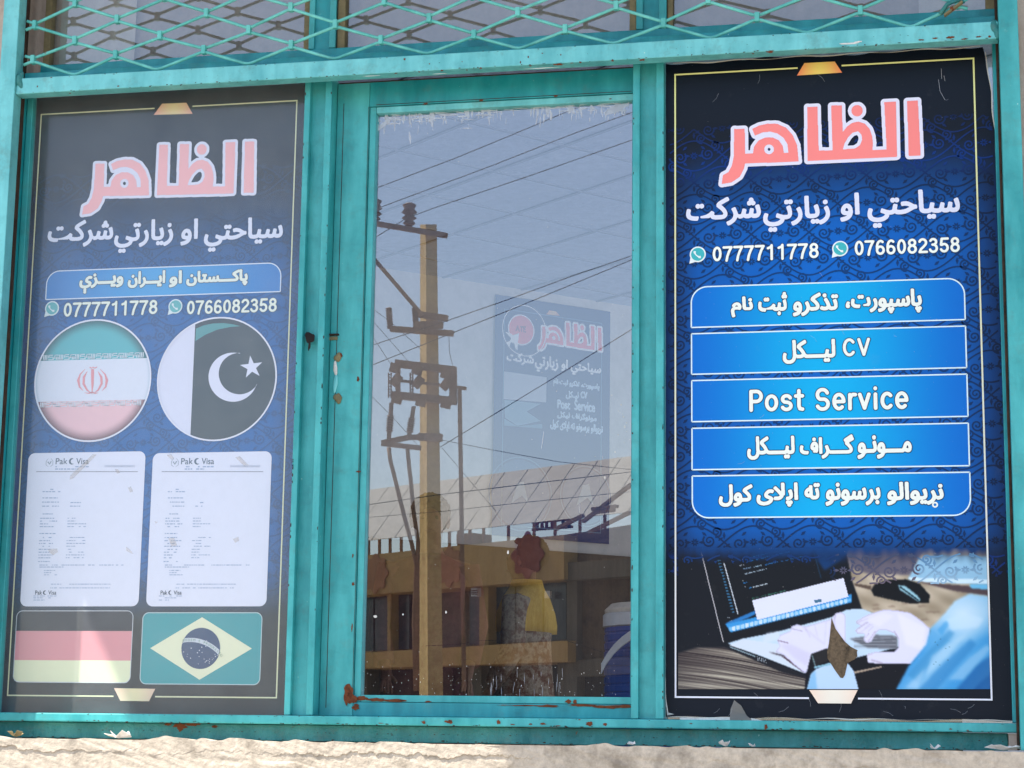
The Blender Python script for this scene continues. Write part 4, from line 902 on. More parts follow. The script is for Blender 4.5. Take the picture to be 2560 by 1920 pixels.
    obj('printed_picture', vs, Fc, PRINT, posR, cols=L_.reshape(-1, 3), label='printed picture of two hands typing on a laptop beside a black mouse')
picture()
def patP(u, v):
    x = u / WR; f = float(smooth(vpx(1455), vpx(1400), v))
    return mixs(lin(22, 30, 44), lin(4, 58, 122), .7 * f) if x < .50 else mixs(lin(104, 94, 108), lin(66, 76, 104), f) if x < .74 else mixs(lin(150, 186, 212), lin(96, 140, 178), f)
V, Fc = damask(0, WR, .005, HR - .01, patR, lambda u, v: ul + .01 < u < ur - .01 and vpx(1462) < v < vpx(1384) and (u / WR > .48 or v > vpx(1408)), .149, .073); PR.put('damask_pattern', V, Fc, patP, 3, lift=damask.lift)
z4 = lambda x, y: uv(1700 + x * 800 / 2212, 1380 + y * 800 / 2212)
TORN = rough_mat('torn_backing', [lin(40, 36, 30), lin(118, 102, 82), lin(70, 62, 50)], 26, .95, .9, .004)
hole = [z4(*p) for p in [(1048, 452), (1056, 478), (1075, 530), (1110, 580), (1140, 620), (1180, 655), (1228, 680), (1222, 690), (1226, 720), (1208, 742), (1158, 768), (1140, 850), (1126, 872), (1108, 868), (1070, 815), (1020, 735), (1018, 690), (1030, 630), (1038, 560)]]
obj('torn_hole', [frR.w(a, b, .0024) for a, b in hole], [tuple(range(len(hole)))], TORN, posR, label='jagged hole torn through the picture')
fl = [c9(x, y) for x, y in [(350, 1210), (395, 1245), (430, 1310), (475, 1345), (320, 1345), (325, 1270)]]
obj('torn_flap', [frR.w(*uv(*p), .0028 + .004 * (i in (0, 1))) for i, p in enumerate(fl)], [tuple(range(6))], SMEARP, posR, label='curled clear film flap at the bottom edge')
obj('torn_flap', [frR.w(*uv(*c9(x, y)), .003) for x, y in [(458, 1325), (575, 1350), (462, 1350)]] + [frR.w(*uv(*c9(x, y)), .003) for x, y in [(0, 1322), (320, 1320), (322, 1338), (120, 1338), (0, 1345)]], [(0, 1, 2), (3, 4, 5, 6, 7)], SCRAP, posR)
obj('torn_flap', [frR.w(*uv(*c(8, x, y)), .003) for x, y in [(2092, 1040), (2098, 1200), (2112, 1290), (2150, 1300), (2105, 1308), (2094, 1200)]], [(0, 1, 2, 5), (2, 3, 4, 5)], SCRAP, posR)
sg = V2()
for (x0, y0, x1, y1) in [(1680, 445, 1682, 510), (1697, 490, 1704, 525), (1662, 515, 1672, 590), (1672, 590, 1705, 648)]: sg.st(PR.uvs([c3(x0, y0), c3((x0 + x1) / 2, (y0 + y1) / 2), c3(x1, y1)]), .0009)
for k in range(26):
    a = uv(random.uniform(1690, 2480), random.choice([random.uniform(180, 1300), random.uniform(1740, 1790)])); th = random.uniform(0, 3.1); l_ = random.uniform(.004, .03); sg.st([a, (a[0] + l_ * .5 * math.cos(th), a[1] + l_ * .5 * math.sin(th)), (a[0] + l_ * math.cos(th + .2), a[1] + l_ * math.sin(th + .2))], .0004)
obj('scratch', [frR.w(a, b, .0045) for a, b in sg.V], sg.F, SMEAR, posR)

# =================================================================== LEFT POSTER (behind dusty glass)
yL = .012
posL = thing('visa_poster', 'faded blue visa poster with round flags and white forms behind dusty glass', 'poster', (-2.08, yL, 1.68))
frL = Frame2((XA - .001, yL, 1.676), (1, 0, 0), (0, 0, 1), (0, -1, 0)); PL = Poster(posL, frL, PRINTL); uvL = frL.uv
WL = XB - XA + .002; HL = 3.414 - 1.676
VEIL = np.array([.045, .048, .056]); TT = .84
def fp(r, g, b): return tuple(float(max(.003, min(.95, (q - v) / TT * .93))) for q, v in zip(lin(r, g, b), VEIL))
vl = lambda y: uvL(400, y)[1]
def bgL(u, v):
    t = smooth(vl(440), vl(760), v) * smooth(vl(1560), vl(1380), v); e = float(smooth(-.02, .12, u) * smooth(WL + .03, WL - .10, u))
    return mixs(fp(62, 67, 78), mixs(fp(52, 82, 120), fp(48, 112, 174), e), t)
def patL(u, v):
    t = float(smooth(vl(440), vl(700), v) * smooth(vl(1560), vl(1380), v)); b = bgL(u, v)
    f = mixs(b, fp(60, 84, 120), .4 * math.exp(-((v - vl(480)) ** 2) / .01)); return mixs(f, tuple(q * .68 for q in b), smooth(.12, .45, t))
V = [(WL * i / 40, HL * j / 90) for j in range(91) for i in range(41)]
PL.put('print_sheet', V, [(j * 41 + i, j * 41 + i + 1, (j + 1) * 41 + i + 1, (j + 1) * 41 + i) for j in range(90) for i in range(40)], bgL, 0)
V, Fc = damask(0, WL, .005, HL - .01, patL, lambda u, v: .004 < u < WL - .004 and vl(1600) < v < vl(420), .149, .073)
PL.put('damask_pattern', V, Fc, patL, 1, lift=damask.lift)
def c1(x, y): return c(1, x, y)
def c4(x, y): return c(4, x, y)
def c7(x, y): return c(7, x, y)
tl = uvL(*c1(305, 722)); tr = uvL(*c1(1945, 662)); bl = uvL(*c7(15, 1168)); br = uvL(*c7(1743, 1205))
ulL = (tl[0] + bl[0]) / 2; urL = (tr[0] + br[0]) / 2; vt = (tl[1] + tr[1]) / 2; vb = (bl[1] + br[1]) / 2
g1, g2 = uvL(*c1(996, 700))[0], uvL(*c1(1240, 690))[0]; h1, h2 = uvL(*c7(733, 1180))[0], uvL(*c7(1000, 1180))[0]; t2 = .0036
bd = V2(); bd.rect(ulL - t2 / 2, g1, vt - t2 / 2, vt + t2 / 2).rect(g2, urL + t2 / 2, vt - t2 / 2, vt + t2 / 2).rect(ulL - t2 / 2, ulL + t2 / 2, vb + t2 / 2, vt - t2 / 2).rect(urL - t2 / 2, urL + t2 / 2, vb + t2 / 2, vt - t2 / 2).rect(ulL - t2 / 2, h1, vb - t2 / 2, vb + t2 / 2).rect(h2, urL + t2 / 2, vb - t2 / 2, vb + t2 / 2)
PL.put('border_line', bd.V, bd.F, fp(226, 228, 190), 5)
trap(PL, [c1(990, 740), c1(1043, 668), c1(1200, 662), c1(1240, 733)], fp(240, 222, 170), fp(240, 176, 160))
trap(PL, [c7(735, 1133), c7(775, 1214), c7(960, 1217), c7(1000, 1137)], fp(236, 222, 180), fp(228, 196, 180))
Ml = affine([(1546, 1000), (1530, 650), (825, 1037), (820, 688), (268, 1187), (345, 830)], [uvL(*c1(*p)) for p in [(1632, 1240), (1636, 912), (1015, 1255), (1030, 932), (528, 1384), (612, 1052)]])
title(PL, Ml, fp(246, 186, 188), fp(222, 226, 242), .0076)
lilL = fp(222, 228, 244)
for txt, L, R, t, b in [('سياحتي', 1315, 1820, 1402, 1612), ('او', 1165, 1275, 1408, 1578), ('زيارتي', 738, 1115, 1414, 1622), ('شركت', 310, 730, 1416, 1588)]: T3(PL, 1, txt, L, R, t, b, lilL, .0023)
panel(PL, 4, 302, 1806, 72, 255, (.038, .038, 0, 0), fp(76, 136, 200), fp(88, 168, 222), fp(216, 230, 244), .003)
cr2 = fp(232, 240, 228); odL = (.0016, fp(70, 96, 120))
for txt, L, R, t, b in [('پاکـــستان', 1200, 1595, 92, 196), ('او', 1090, 1172, 94, 202), ('ایـــران', 825, 1065, 96, 204), ('ویـــزې', 512, 795, 112, 240)]: T3(PL, 4, txt, L, R, t, b, cr2, .0022, outline=odL)
digits(PL, '0777711778', c4(410, 0)[0], c4(1015, 0)[0], c4(0, 292)[1], c4(0, 383)[1], cr2, (.0013, fp(80, 104, 120)))
digits(PL, '0766082358', c4(1202, 0)[0], c4(1782, 0)[0], c4(0, 279)[1], c4(0, 368)[1], cr2, (.0013, fp(80, 104, 120)))
icon(PL, *c4(337, 338), 45 * K, fp(110, 184, 188), fp(216, 232, 234)); icon(PL, *c4(1130, 325), 45 * K, fp(110, 184, 188), fp(216, 232, 234))
# round flag with three bands
def disc(P, cx, cy, r, wcol, lw, layer): 
    Vr, Fr = ring(circ(cx, cy, r, 72), lw); return P.put('flag_edge', Vr, Fr, wcol, layer)
a = uvL(*c4(218, 800)); b = uvL(*c4(980, 800)); tt = uvL(*c4(598, 424)); bb = uvL(*c4(598, 1180)); ic = ((a[0] + b[0]) / 2, (tt[1] + bb[1]) / 2); ir = ((b[0] - a[0]) + (tt[1] - bb[1])) / 4
vg, vk1, vk2, vp = [uvL(*c4(598, q))[1] for q in (625, 666, 931, 970)]
tealI, whI, pkI = fp(104, 186, 194), fp(222, 228, 240), fp(234, 196, 202)
n_ = 90; V = []; CC = []
rr = [0, .3, .55, .7, .8, .87, .92, .96, 1.0]; ang = 120
def icol(u, v):
    r = math.hypot(u - ic[0], v - ic[1]) / ir; base = tealI if v > vk1 else whI if v > vk2 else pkI
    dk = fp(72, 96, 104) if v > vk1 else fp(130, 176, 190) if v > vk2 else fp(96, 76, 88)
    e = float(smooth(.80 if v > vk1 or v < vk2 else .93, 1.02, r)) * (1 if v > vk1 or v < vk2 else .6); return mixs(base, dk, e * .9)
flagI = V2(); vs_ = sorted(set(list(np.linspace(ic[1] - ir, ic[1] + ir, 70)) + [vk1 - 1e-5, vk1 + 1e-5, vk2 - 1e-5, vk2 + 1e-5])); M_ = 70
for y in vs_:
    hw = math.sqrt(max(0, ir * ir - (y - ic[1]) ** 2)); flagI.V += [(ic[0] - hw + 2 * hw * (.5 - .5 * math.cos(math.pi * i / M_)), y) for i in range(M_ + 1)]
flagI.F = [(j * (M_ + 1) + i, j * (M_ + 1) + i + 1, (j + 1) * (M_ + 1) + i + 1, (j + 1) * (M_ + 1) + i) for j in range(len(vs_) - 1) for i in range(M_)]
PL.put('round_flag', flagI.V, flagI.F, icol, 2, label='round flag with green, white and red bands and a red emblem')
disc(PL, *ic, ir, fp(226, 230, 242), .0046, 4)
kf = V2()
for (v0, v1) in ((vg, vk1), (vp, vk2)):
    lo, hi = min(v0, v1), max(v0, v1); h = hi - lo; yc = (lo + hi) / 2; hw = math.sqrt(ir * ir - (yc - ic[1]) ** 2) - .006; un = .0475; x = ic[0] - hw; s = .0017
    while x < ic[0] + hw - .004:
        for (a0, a1, b0, b1) in [(.0, .06, .1, .9), (.10, .16, .1, .9), (.20, .26, .1, .9), (.0, .26, .08, .2), (.32, .62, .78, .92), (.32, .38, .4, .92), (.40, .66, .48, .6), (.60, .66, .2, .6), (.32, .66, .08, .2), (.70, .76, .3, .9), (.70, .97, .78, .9), (.80, .86, .1, .62), (.80, .97, .5, .62), (.9, .97, .1, .62)]:
            xa, xb = x + a0 * un, x + a1 * un
            if xb > ic[0] + hw: continue
            kf.rect(xa, xb, lo + b0 * h, lo + b1 * h)
        x += un
PL.put('flag_script_band', kf.V, kf.F, fp(216, 226, 234), 3)
em = V2(); e = ir / .385 * .001 / 1.0
def E(x, y): return uvL(*c4(x, y))
for sx in (-1, 1):
    X = lambda d: 597 + sx * d
    em.st([E(X(34), 742), E(X(56), 780), E(X(58), 822), E(X(36), 862), E(X(8), 884)], [.001, .007, .007, .005, .001])
    em.st([E(X(48), 728), E(X(80), 762), E(X(92), 800), E(X(84), 842), E(X(60), 868)][::1], [.001, .004, .008, .005, .001])
em.st([E(597, 728), E(597, 760), E(596, 830), E(593, 890)], [.008, .009, .007, .001]); em.st([E(578, 716), E(590, 722), E(600, 716), E(612, 722), E(626, 714)], .003); em.st([E(545, 880), E(572, 884), E(594, 876), E(614, 884), E(634, 880)], [.001, .003, .004, .003, .001])
PL.put('flag_emblem', em.V, em.F, fp(228, 160, 166), 3)
# round flag with crescent
a = uvL(*c4(1009, 792)); b = uvL(*c4(1785, 792)); tt = uvL(*c4(1397, 406)); bb = uvL(*c4(1397, 1178)); pc = ((a[0] + b[0]) / 2, (tt[1] + bb[1]) / 2); pr = ((b[0] - a[0]) + (tt[1] - bb[1])) / 4
ux = uvL(*c4(1241, 792))[0]; ph = math.degrees(math.acos((ux - pc[0]) / pr))
PL.poly('round_flag', arc(*pc, pr, -ph, ph, 60), fp(82, 92, 102), 2, label='round dark flag with white crescent and star')
PL.poly('round_flag_stripe', arc(*pc, pr, ph, 360 - ph, 30), fp(220, 224, 240), 2)
disc(PL, *pc, pr, fp(226, 230, 242), .0044, 4)
PL.poly('flag_gloss', [E(*p) for p in [(1262, 468), (1310, 447), (1370, 435), (1440, 432), (1500, 440), (1548, 452), (1480, 458), (1400, 474), (1320, 508), (1258, 548)][::-1]], fp(102, 160, 164), 3)
oc, orr, icn, irr = (1500, 780), 158, (1541, 757), 133
a1 = math.degrees(math.atan2(-(625 - 780), 1545 - 1500)); a2 = math.degrees(math.atan2(-(825 - 780), 1650 - 1500)) + 360; b1 = math.degrees(math.atan2(-(625 - 757), 1545 - 1541)); b2 = math.degrees(math.atan2(-(825 - 757), 1650 - 1541)) + 360
cres = [(oc[0] + orr * math.cos(math.radians(t)), oc[1] - orr * math.sin(math.radians(t))) for t in np.linspace(a1, a2, 40)] + [(icn[0] + irr * math.cos(math.radians(t)), icn[1] - irr * math.sin(math.radians(t))) for t in np.linspace(b2, b1, 40)]
cp = [E(*p) for p in cres]; PL.put('flag_crescent', cp, [(k, k + 1, 78 - k, 79 - k) for k in range(39)], fp(222, 226, 242), 3)
star = [(1619 + (76 if k % 2 == 0 else 29) * math.cos(math.radians(97 + 36 * k)), 716 - (76 if k % 2 == 0 else 29) * math.sin(math.radians(97 + 36 * k))) for k in range(10)]
PL.poly('flag_star', [E(*p) for p in star], fp(222, 226, 242), 3)
# two printed forms
def form(L, R, nm, lab, tape):
    u0 = uvL(*c4(L + 4, 1400))[0]; 
    u0 = uvL(*c(7, L[1], 300))[0] if isinstance(L, tuple) else u0
for (La, Ra, Lb, ofs, lab) in [(188, 934, 145, 0, 'left printed visa form with faint blue lines'), (988, 1746, 950, 806, 'right printed visa form with faint blue lines')]:
    u0 = uvL(*c4(La - 6, 1340))[0]; u1 = uvL(*c4(Ra, 1340))[0]; v1 = uvL(*c4((La + Ra) / 2, 1262))[1]; v0 = uvL(*c7((La + Ra) / 2 - 60, 607))[1]
    PL.poly('visa_form', rrect(u0, u1, v0, v1, .019), fp(224, 228, 242), 2, label=lab)
    X = lambda x, y: uvL(*c4(x + ofs, y)); g = V2()
    ln = [X(235, 1389), X(888, 1389)]; PL.poly('form_rule', [ln[0], ln[1], (ln[1][0], ln[1][1] + .0013), (ln[0][0], ln[0][1] + .0013)], fp(96, 100, 118), 3)
    k_ = fp(110, 124, 140)
    PL.text('form_heading', 'Pak', *[q for q in (c4(360 + ofs, 0)[0], c4(436 + ofs, 0)[0], c4(0, 1300)[1], c4(0, 1340)[1])], k_, 3, .0002, raw=True, cell=.0004)
    PL.text('form_heading', 'Visa', *[q for q in (c4(492 + ofs, 0)[0], c4(572 + ofs, 0)[0], c4(0, 1300)[1], c4(0, 1340)[1])], k_, 3, .0002, raw=True, cell=.0004)
    cc = X(464, 1321); rr = .009; PL.poly('form_crescent', arc(*cc, rr, 70, 310, 16) + [(cc[0] + rr * .35 + rr * .72 * math.cos(math.radians(t)), cc[1] + rr * .72 * math.sin(math.radians(t))) for t in np.linspace(290, 85, 14)], k_, 3)
    em = V2(); ec = X(320, 1330)
    for s in (-1, 1): em.st([(ec[0] + s * .004, ec[1] + .012), (ec[0] + s * .010, ec[1] + .004), (ec[0] + s * .010, ec[1] - .006), (ec[0] + s * .003, ec[1] - .011)], [.0008, .0016, .0016, .0008])
    em.st([(ec[0] - .005, ec[1] + .003), (ec[0], ec[1] - .004), (ec[0] + .005, ec[1] + .004)], .0035); PL.put('form_emblem', em.V, em.F, fp(150, 164, 176), 3)
    def words(x0, x1, y, h, dens=.8, off4=True):
        x = x0
        while x < x1:
            wd = random.uniform(6, 22); 
            if x + wd > x1: wd = x1 - x
            if wd < 3: break
            a = X(x, y); b = X(x + wd, y + h); 
            if random.random() < dens: g.rect(a[0], b[0], b[1], a[1])
            x += wd + random.uniform(3, 7)
    words(358, 572, 1352, 7); words(356, 508, 1367, 7); 
    ht = V2(); g_, g = g, ht
    for x in range(676, 862, 15): 
        a = X(x, 1344); b = X(x + 10, 1360); g.rect(a[0], a[0] + .0012, b[1], a[1]); g.rect(b[0] - .0012, b[0], b[1], a[1]); g.rect(a[0], b[0], (a[1] + b[1]) / 2 - .0005, (a[1] + b[1]) / 2 + .0005)
    PL.put('form_notice', ht.V, ht.F, fp(188, 196, 214), 3); g = g_
    sh = lambda y: (y - 1500) * -.045
    rows = [(325, 345, 1498), (275, 390, 1513), (275, 372, 1553), (272, 380, 1580), (272, 380, 1606)]
    for (a, b, y) in rows: words(a, b, y, 6)
    for (a, b, y) in [(455, 522, 1583), (452, 524, 1606)]: words(a, b, y, 6)
    for y in [1656, 1684, 1702, 1720, 1738, 1782, 1808, 1828, 1846, 1864, 1884, 1902, 1920, 1938, 1962]: words(268 + sh(y), 268 + sh(y) + random.choice([70, 80, 90, 110]), y, 6)
    for y in [1684, 1702, 1720, 1738, 1808, 1828, 1846, 1864, 1884, 1902, 1920, 1938]: words(445 + sh(y), 445 + sh(y) + random.choice([50, 60, 120]), y, 5)
    for y, a, b in [(1985, 255, 800), (1998, 255, 410), (2020, 285, 355), (2034, 285, 330), (2048, 285, 370), (2108, 330, 712), (2132, 325, 708)]: words(a, b, y, 5, .9)
    for y, a, b in [(2184, 222, 365), (2196, 222, 330), (2210, 222, 290)]: words(a - 5, b, y, 5, .9)
    PL.put('form_text', g.V, g.F, fp(158, 176, 204), 3)
    PL.text('form_heading', 'Pak', c7(228 + ofs, 0)[0], c7(272 + ofs, 0)[0], c7(0, 505)[1], c7(0, 532)[1], fp(84, 96, 116), 3, .0002, raw=True, cell=.0004); PL.text('form_heading', 'Visa', c7(312 + ofs, 0)[0], c7(364 + ofs, 0)[0], c7(0, 505)[1], c7(0, 532)[1], fp(84, 96, 116), 3, .0002, raw=True, cell=.0004)
    cc = X(291, 2165); rr = .006; PL.poly('form_crescent', arc(*cc, rr, 70, 310, 12) + [(cc[0] + rr * .35 + rr * .72 * math.cos(math.radians(t)), cc[1] + rr * .72 * math.sin(math.radians(t))) for t in np.linspace(290, 85, 10)], fp(84, 96, 116), 3)
tp = MB()
for q in [[(600, 1275), (625, 1278), (475, 1430), (450, 1438), (455, 1412)], [(740, 1370), (762, 1372), (775, 1395), (755, 1400)], [(825, 1490), (845, 1482), (858, 1515), (838, 1520)], [(1075, 1280), (1105, 1276), (1120, 1300), (1105, 1312)], [(1515, 1295), (1545, 1288), (1600, 1345), (1570, 1350)], [(1500, 1820), (1535, 1805), (1540, 1830), (1515, 1845)], [(1085, 1815), (1120, 1810), (1140, 1860), (1105, 1868)], [(312, 1885), (372, 1882), (375, 1905), (345, 1925), (318, 1905)], [(812, 1868), (830, 1880), (862, 1915), (845, 1912), (815, 1895)], [(995, 1705), (1018, 1712), (1005, 1722)]]:
    tp.add([frL.w(*uvL(*c4(*p)), 5 * LAY) for p in q], [tuple(range(len(q)))])
tp.build('tape_remain', TAPE, posL)
# flat flags
def flagbox(Lx, Rx, t, b, r): 
    xm = (Lx + Rx) / 2; ym = (t + b) / 2; return uvL(*c7(Lx, ym))[0], uvL(*c7(Rx, ym))[0], uvL(*c7(xm, b))[1], uvL(*c7(xm, t))[1]
u0, u1, v0, v1 = flagbox(98, 848, 636, 1096, 0); r = .017; va = uvL(*c7(470, 765))[1]; vb_ = uvL(*c7(470, 954))[1]
PL.poly('flat_flag', [p for p in rrect(u0, u1, va, v1, (r, r, 0, 0))], fp(66, 68, 82), 2, label='flat flag with black, red and yellow bands')
PL.poly('flat_flag_red_band', [(u0, vb_), (u1, vb_), (u1, va), (u0, va)], fp(218, 152, 160), 2); PL.poly('flat_flag_yellow_band', rrect(u0, u1, v0, vb_, (0, 0, r, r)), fp(226, 230, 196), 2)
Vr, Fr = ring(densify(rrect(u0, u1, v0, v1, r), .01), .002); PL.put('flag_edge', Vr, Fr, fp(200, 206, 214), 3)
u0, u1, v0, v1 = flagbox(911, 1679, 648, 1108, 0)
PL.poly('flat_flag', rrect(u0, u1, v0, v1, r), fp(72, 158, 166), 2, label='flat green flag with a pale yellow diamond and a blue starry globe'); Vr, Fr = ring(densify(rrect(u0, u1, v0, v1, r), .01), .0022); PL.put('flag_edge', Vr, Fr, fp(190, 212, 216), 3)
cu, cv = (u0 + u1) / 2, (v0 + v1) / 2; hw = (u1 - u0) * .426; hh = (v1 - v0) * .437
PL.poly('flag_diamond', [(cu - hw, cv), (cu, cv - hh), (cu + hw, cv), (cu, cv + hh)], fp(226, 230, 200), 3); gr_ = .0545; PL.poly('flag_globe', circ(cu, cv, gr_, 48), fp(66, 86, 122), 4)
bc = (cu - gr_ * .55, cv - gr_ * 1.75); r1, r2 = gr_ * 2.06, gr_ * 2.26; band = []
def inC(p): return math.hypot(p[0] - cu, p[1] - cv) < gr_ * .995
o1 = [p for p in arc(*bc, r2, 115, 20, 120) if inC(p)]; o2 = [p for p in arc(*bc, r1, 20, 115, 120) if inC(p)]
PL.poly('flag_ribbon', o1 + o2, fp(206, 214, 222), 5)
gtx = MB(); s_txt = 'ORDEM E PROGRESSO'
for k, ch in enumerate(s_txt):
    if ch == ' ': continue
    an = math.radians(99 - 58 * k / 16.); Tt = text_tris(ch); lo = Tt.reshape(-1, 2).min(0); hi = Tt.reshape(-1, 2).max(0); Q = (Tt - (lo + hi) / 2) * (.0062 / (hi[1] - lo[1] + 1e-6)); ca, sa = math.cos(an - math.pi / 2), math.sin(an - math.pi / 2); cx_, cy_ = bc[0] + (r1 + r2) / 2 * math.cos(an), bc[1] + (r1 + r2) / 2 * math.sin(an)
    for tri in Q: gtx.add([frL.w(cx_ + x * ca - y * sa, cy_ + x * sa + y * ca, 6 * LAY) for x, y in tri], [(0, 1, 2)], fp(110, 150, 130))
gtx.build('flag_motto', PRINTL, posL)
st_ = V2()
for (x, y) in [(1175, 845), (1232, 876), (1285, 890), (1302, 903), (1272, 905), (1183, 900), (1166, 912), (1208, 915), (1205, 930), (1228, 940), (1283, 930), (1315, 946), (1330, 958), (1350, 946), (1368, 950), (1388, 930), (1400, 922), (1385, 915), (1350, 962), (1366, 938), (1322, 965), (1348, 972), (1278, 977), (1326, 864), (1332, 828), (1300, 870), (1340, 955), (1376, 940)]:
    p = uvL(*c7(x, y)); st_.poly(circ(*p, random.uniform(.0008, .0016), 6))
PL.put('flag_star', st_.V, st_.F, fp(226, 230, 236), 5)

# =================================================================== THINGS INSIDE THE ROOM
ZC = 4.6
def atz(px, py, z):
    d = ray(px, py); return CAM + d * ((z - CAM.z) / d.z)
J1, J2 = atz(925, 665, ZC), atz(1573, 765, ZC); wd_ = (J2 - J1); wd_.z = 0; wd_.normalize(); wn = Vector((wd_.y, -wd_.x, 0))
if wn.dot(CAM - J1) < 0: wn = -wn
ceil = MB().box(-7.0, 1.8, .26, 16, ZC, ZC + .1).build('room_ceiling', CEIL); tag(ceil, 'grey tiled ceiling seen through the middle pane', 'ceiling', kind='structure')  # cut short out of view so sun reaches the floor and brightens the room
cg = MB(); dA = Vector((math.sin(math.radians(41)), math.cos(math.radians(41)), 0)); nA = Vector((-dA.y, dA.x, 0))
for k in range(-14, 14):
    P = Vector((CAM.x, CAM.y, ZC - .0035)) + nA * (7.64 + .6 * k); t0 = max(-3, (.3 - P.y) / dA.y); cg.obox(P + dA * t0, P + dA * 16, .02, .006)
    P = Vector((CAM.x, CAM.y, ZC - .0035)) - nA * 0 + dA * (6.07 + .6 * k + .0); t0 = max(-6, (.3 - P.y) / nA.y); cg.obox(P + nA * t0, P + nA * 14, .02, .0062)
cgm = cg.build('ceiling_grid', CEILB); tag(cgm, 'grey metal grid between the ceiling tiles', 'ceiling grid', kind='structure')
W0 = J1 - wd_ * 6; W1 = J2 + wd_ * 9
wv = []
for P in (W0, W1):
    for z in (.5, ZC): wv += [Vector((P.x, P.y, z)), Vector((P.x, P.y, z)) - wn * .15]
rw = obj('room_wall', wv, [(0, 4, 6, 2), (1, 3, 7, 5), (0, 1, 5, 4), (2, 6, 7, 3), (0, 2, 3, 1), (4, 5, 7, 6)], WALLI); tag(rw, 'grey painted wall inside the room that carries the hanging blue poster', 'wall')
DIMSHEET = rough_mat('brown_dimming_sheet', [lin(58, 50, 46), lin(82, 70, 64)], 3, .8, .3, .003, vec=(4, 4, .5))  # for the dark sheet added to imitate the dimness low in the room
zd = onplane(1300, 1372, J1, wn).z; dv = []
for P in (J1 - wd_ * 6, J2 + wd_ * 3):
    for z in (.5, zd): dv += [Vector((P.x, P.y, z)) + wn * .02, Vector((P.x, P.y, z)) + wn * .001]
obj('dimming_sheet', [p - Vector((0, 0, 0)) for p in dv], [(0, 4, 6, 2), (1, 3, 7, 5), (0, 1, 5, 4), (2, 6, 7, 3), (0, 2, 3, 1), (4, 5, 7, 6)], DIMSHEET, None); dd = bpy.data.objects['dimming_sheet']; tag(dd, 'dark brown sheet added over the lower room wall to keep it dim', 'dark sheet')
fl_ = MB().box(-7, 12, .26, 16, .83, .93).build('room_floor', WALLI); tag(fl_, 'pale floor inside the room', 'floor', kind='structure')
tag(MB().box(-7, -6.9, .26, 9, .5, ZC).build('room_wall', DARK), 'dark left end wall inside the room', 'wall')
PI0 = J1 + wn * .012
posI = thing('hanging_poster', 'blue company poster hanging on the wall inside, seen dimly through the middle pane', 'poster', tuple(PI0))
frI = Frame2(PI0, wd_, (0, 0, 1), wn); PI_ = Poster(posI, frI, PRINTI); uvI = frI.uv
def c5(x, y): return c(5, x, y)
a = uvI(*c5(1000, 243)); b = uvI(*c5(1738, 362)); bot = uvI(*c5(1000, 1646 + 150))[1]; topv = (a[1] + b[1]) / 2
nb = 8; PI_.put('print_sheet', [(a[0], bot), (b[0], bot), (b[0], topv), (a[0], topv)], [(0, 1, 2, 3)], lin(8, 48, 112), 0)
LAY_I = LAY
pin, wI, lI = lin(236, 120, 140), lin(236, 242, 250), lin(190, 214, 236)
Vr, Fr = ring(densify([(a[0] + .07, bot + .07), (b[0] - .07, bot + .07), (b[0] - .07, topv - .09), (a[0] + .07, topv - .09)], .1), .007); PI_.put('border_line', Vr, Fr, lin(90, 130, 170), 2)
Mi = affine([(1546, 1000), (1530, 650), (825, 1037), (820, 688), (268, 1187), (345, 830)], [uvI(*c5(*p)) for p in [(1682, 615), (1682, 458), (1452, 578), (1452, 432), (1275, 600), (1300, 452)]])
title(PI_, Mi, pin, wI, .012, 3, .003)
def TI(txt, L, R, t, b, col=lI, bo=.003, raw=False): PI_.text('lettering', txt, *[c5(L, 0)[0], c5(R, 0)[0], c5(0, t)[1], c5(0, b)[1]], col, 3, bo, cell=.0025, raw=raw)
for txt, L, R, t, b in [('سياحتي', 1482, 1678, 684, 775), ('او', 1422, 1464, 664, 742), ('زيارتي', 1252, 1402, 640, 752), ('شركت', 1070, 1246, 625, 700)]: TI(txt, L, R, t, b, wI)
for txt, L, R, t, b in [('پاسپورت، تذکرو ثبت نام', 1368, 1668, 802, 856), ('CV', 1545, 1590, 872, 918), ('لیـکل', 1450, 1535, 868, 925), ('مونوگراف لیکل', 1395, 1650, 1005, 1060), ('نریوالو برسونو ته اپلای کول', 1350, 1690, 1068, 1138)]: TI(txt, L, R, t, b, raw=(txt == 'CV'))
TI('Post', 1395, 1480, 925, 985, raw=True); TI('Service', 1505, 1640, 932, 1000, raw=True)
def PIp(name, pts, col, layer): PI_.poly(name, [uvI(*c5(*p)) for p in pts], col, layer)
PIp('printed_paper', [(1055, 742), (1052, 920), (1325, 942), (1328, 780)], lin(170, 180, 200), 2)
PIp('printed_paper', [(1055, 925), (1060, 1040), (1140, 1092), (1290, 1062), (1200, 1000), (1290, 950)], lin(110, 150, 180), 2)
PIp('printed_paper', [(1055, 1045), (1055, 1090), (1300, 1110), (1300, 1080), (1140, 1094)], lin(90, 135, 170), 2)
gc = uvI(*c5(1165, 475)); PI_.poly('globe_emblem', circ(*gc, abs(uvI(*c5(1250, 475))[0] - gc[0]), 36), wI, 2); PI_.poly('globe_emblem', circ(*gc, abs(uvI(*c5(1243, 475))[0] - gc[0]), 36), pin, 3)
Vr, Fr = ring(circ(*uvI(*c5(1185, 480)), .17, 40), .006); PI_.put('globe_ring', Vr, Fr, wI, 4)
TI('ATE', 1128, 1196, 448, 488, lin(60, 60, 100), .002, True)
PIp('plane_emblem', [(1060, 488), (1100, 500), (1110, 510), (1140, 500), (1150, 495), (1148, 520), (1142, 560), (1140, 604), (1128, 600), (1120, 565), (1098, 555), (1085, 590), (1080, 570), (1063, 555), (1090, 548), (1100, 530)], wI, 5)
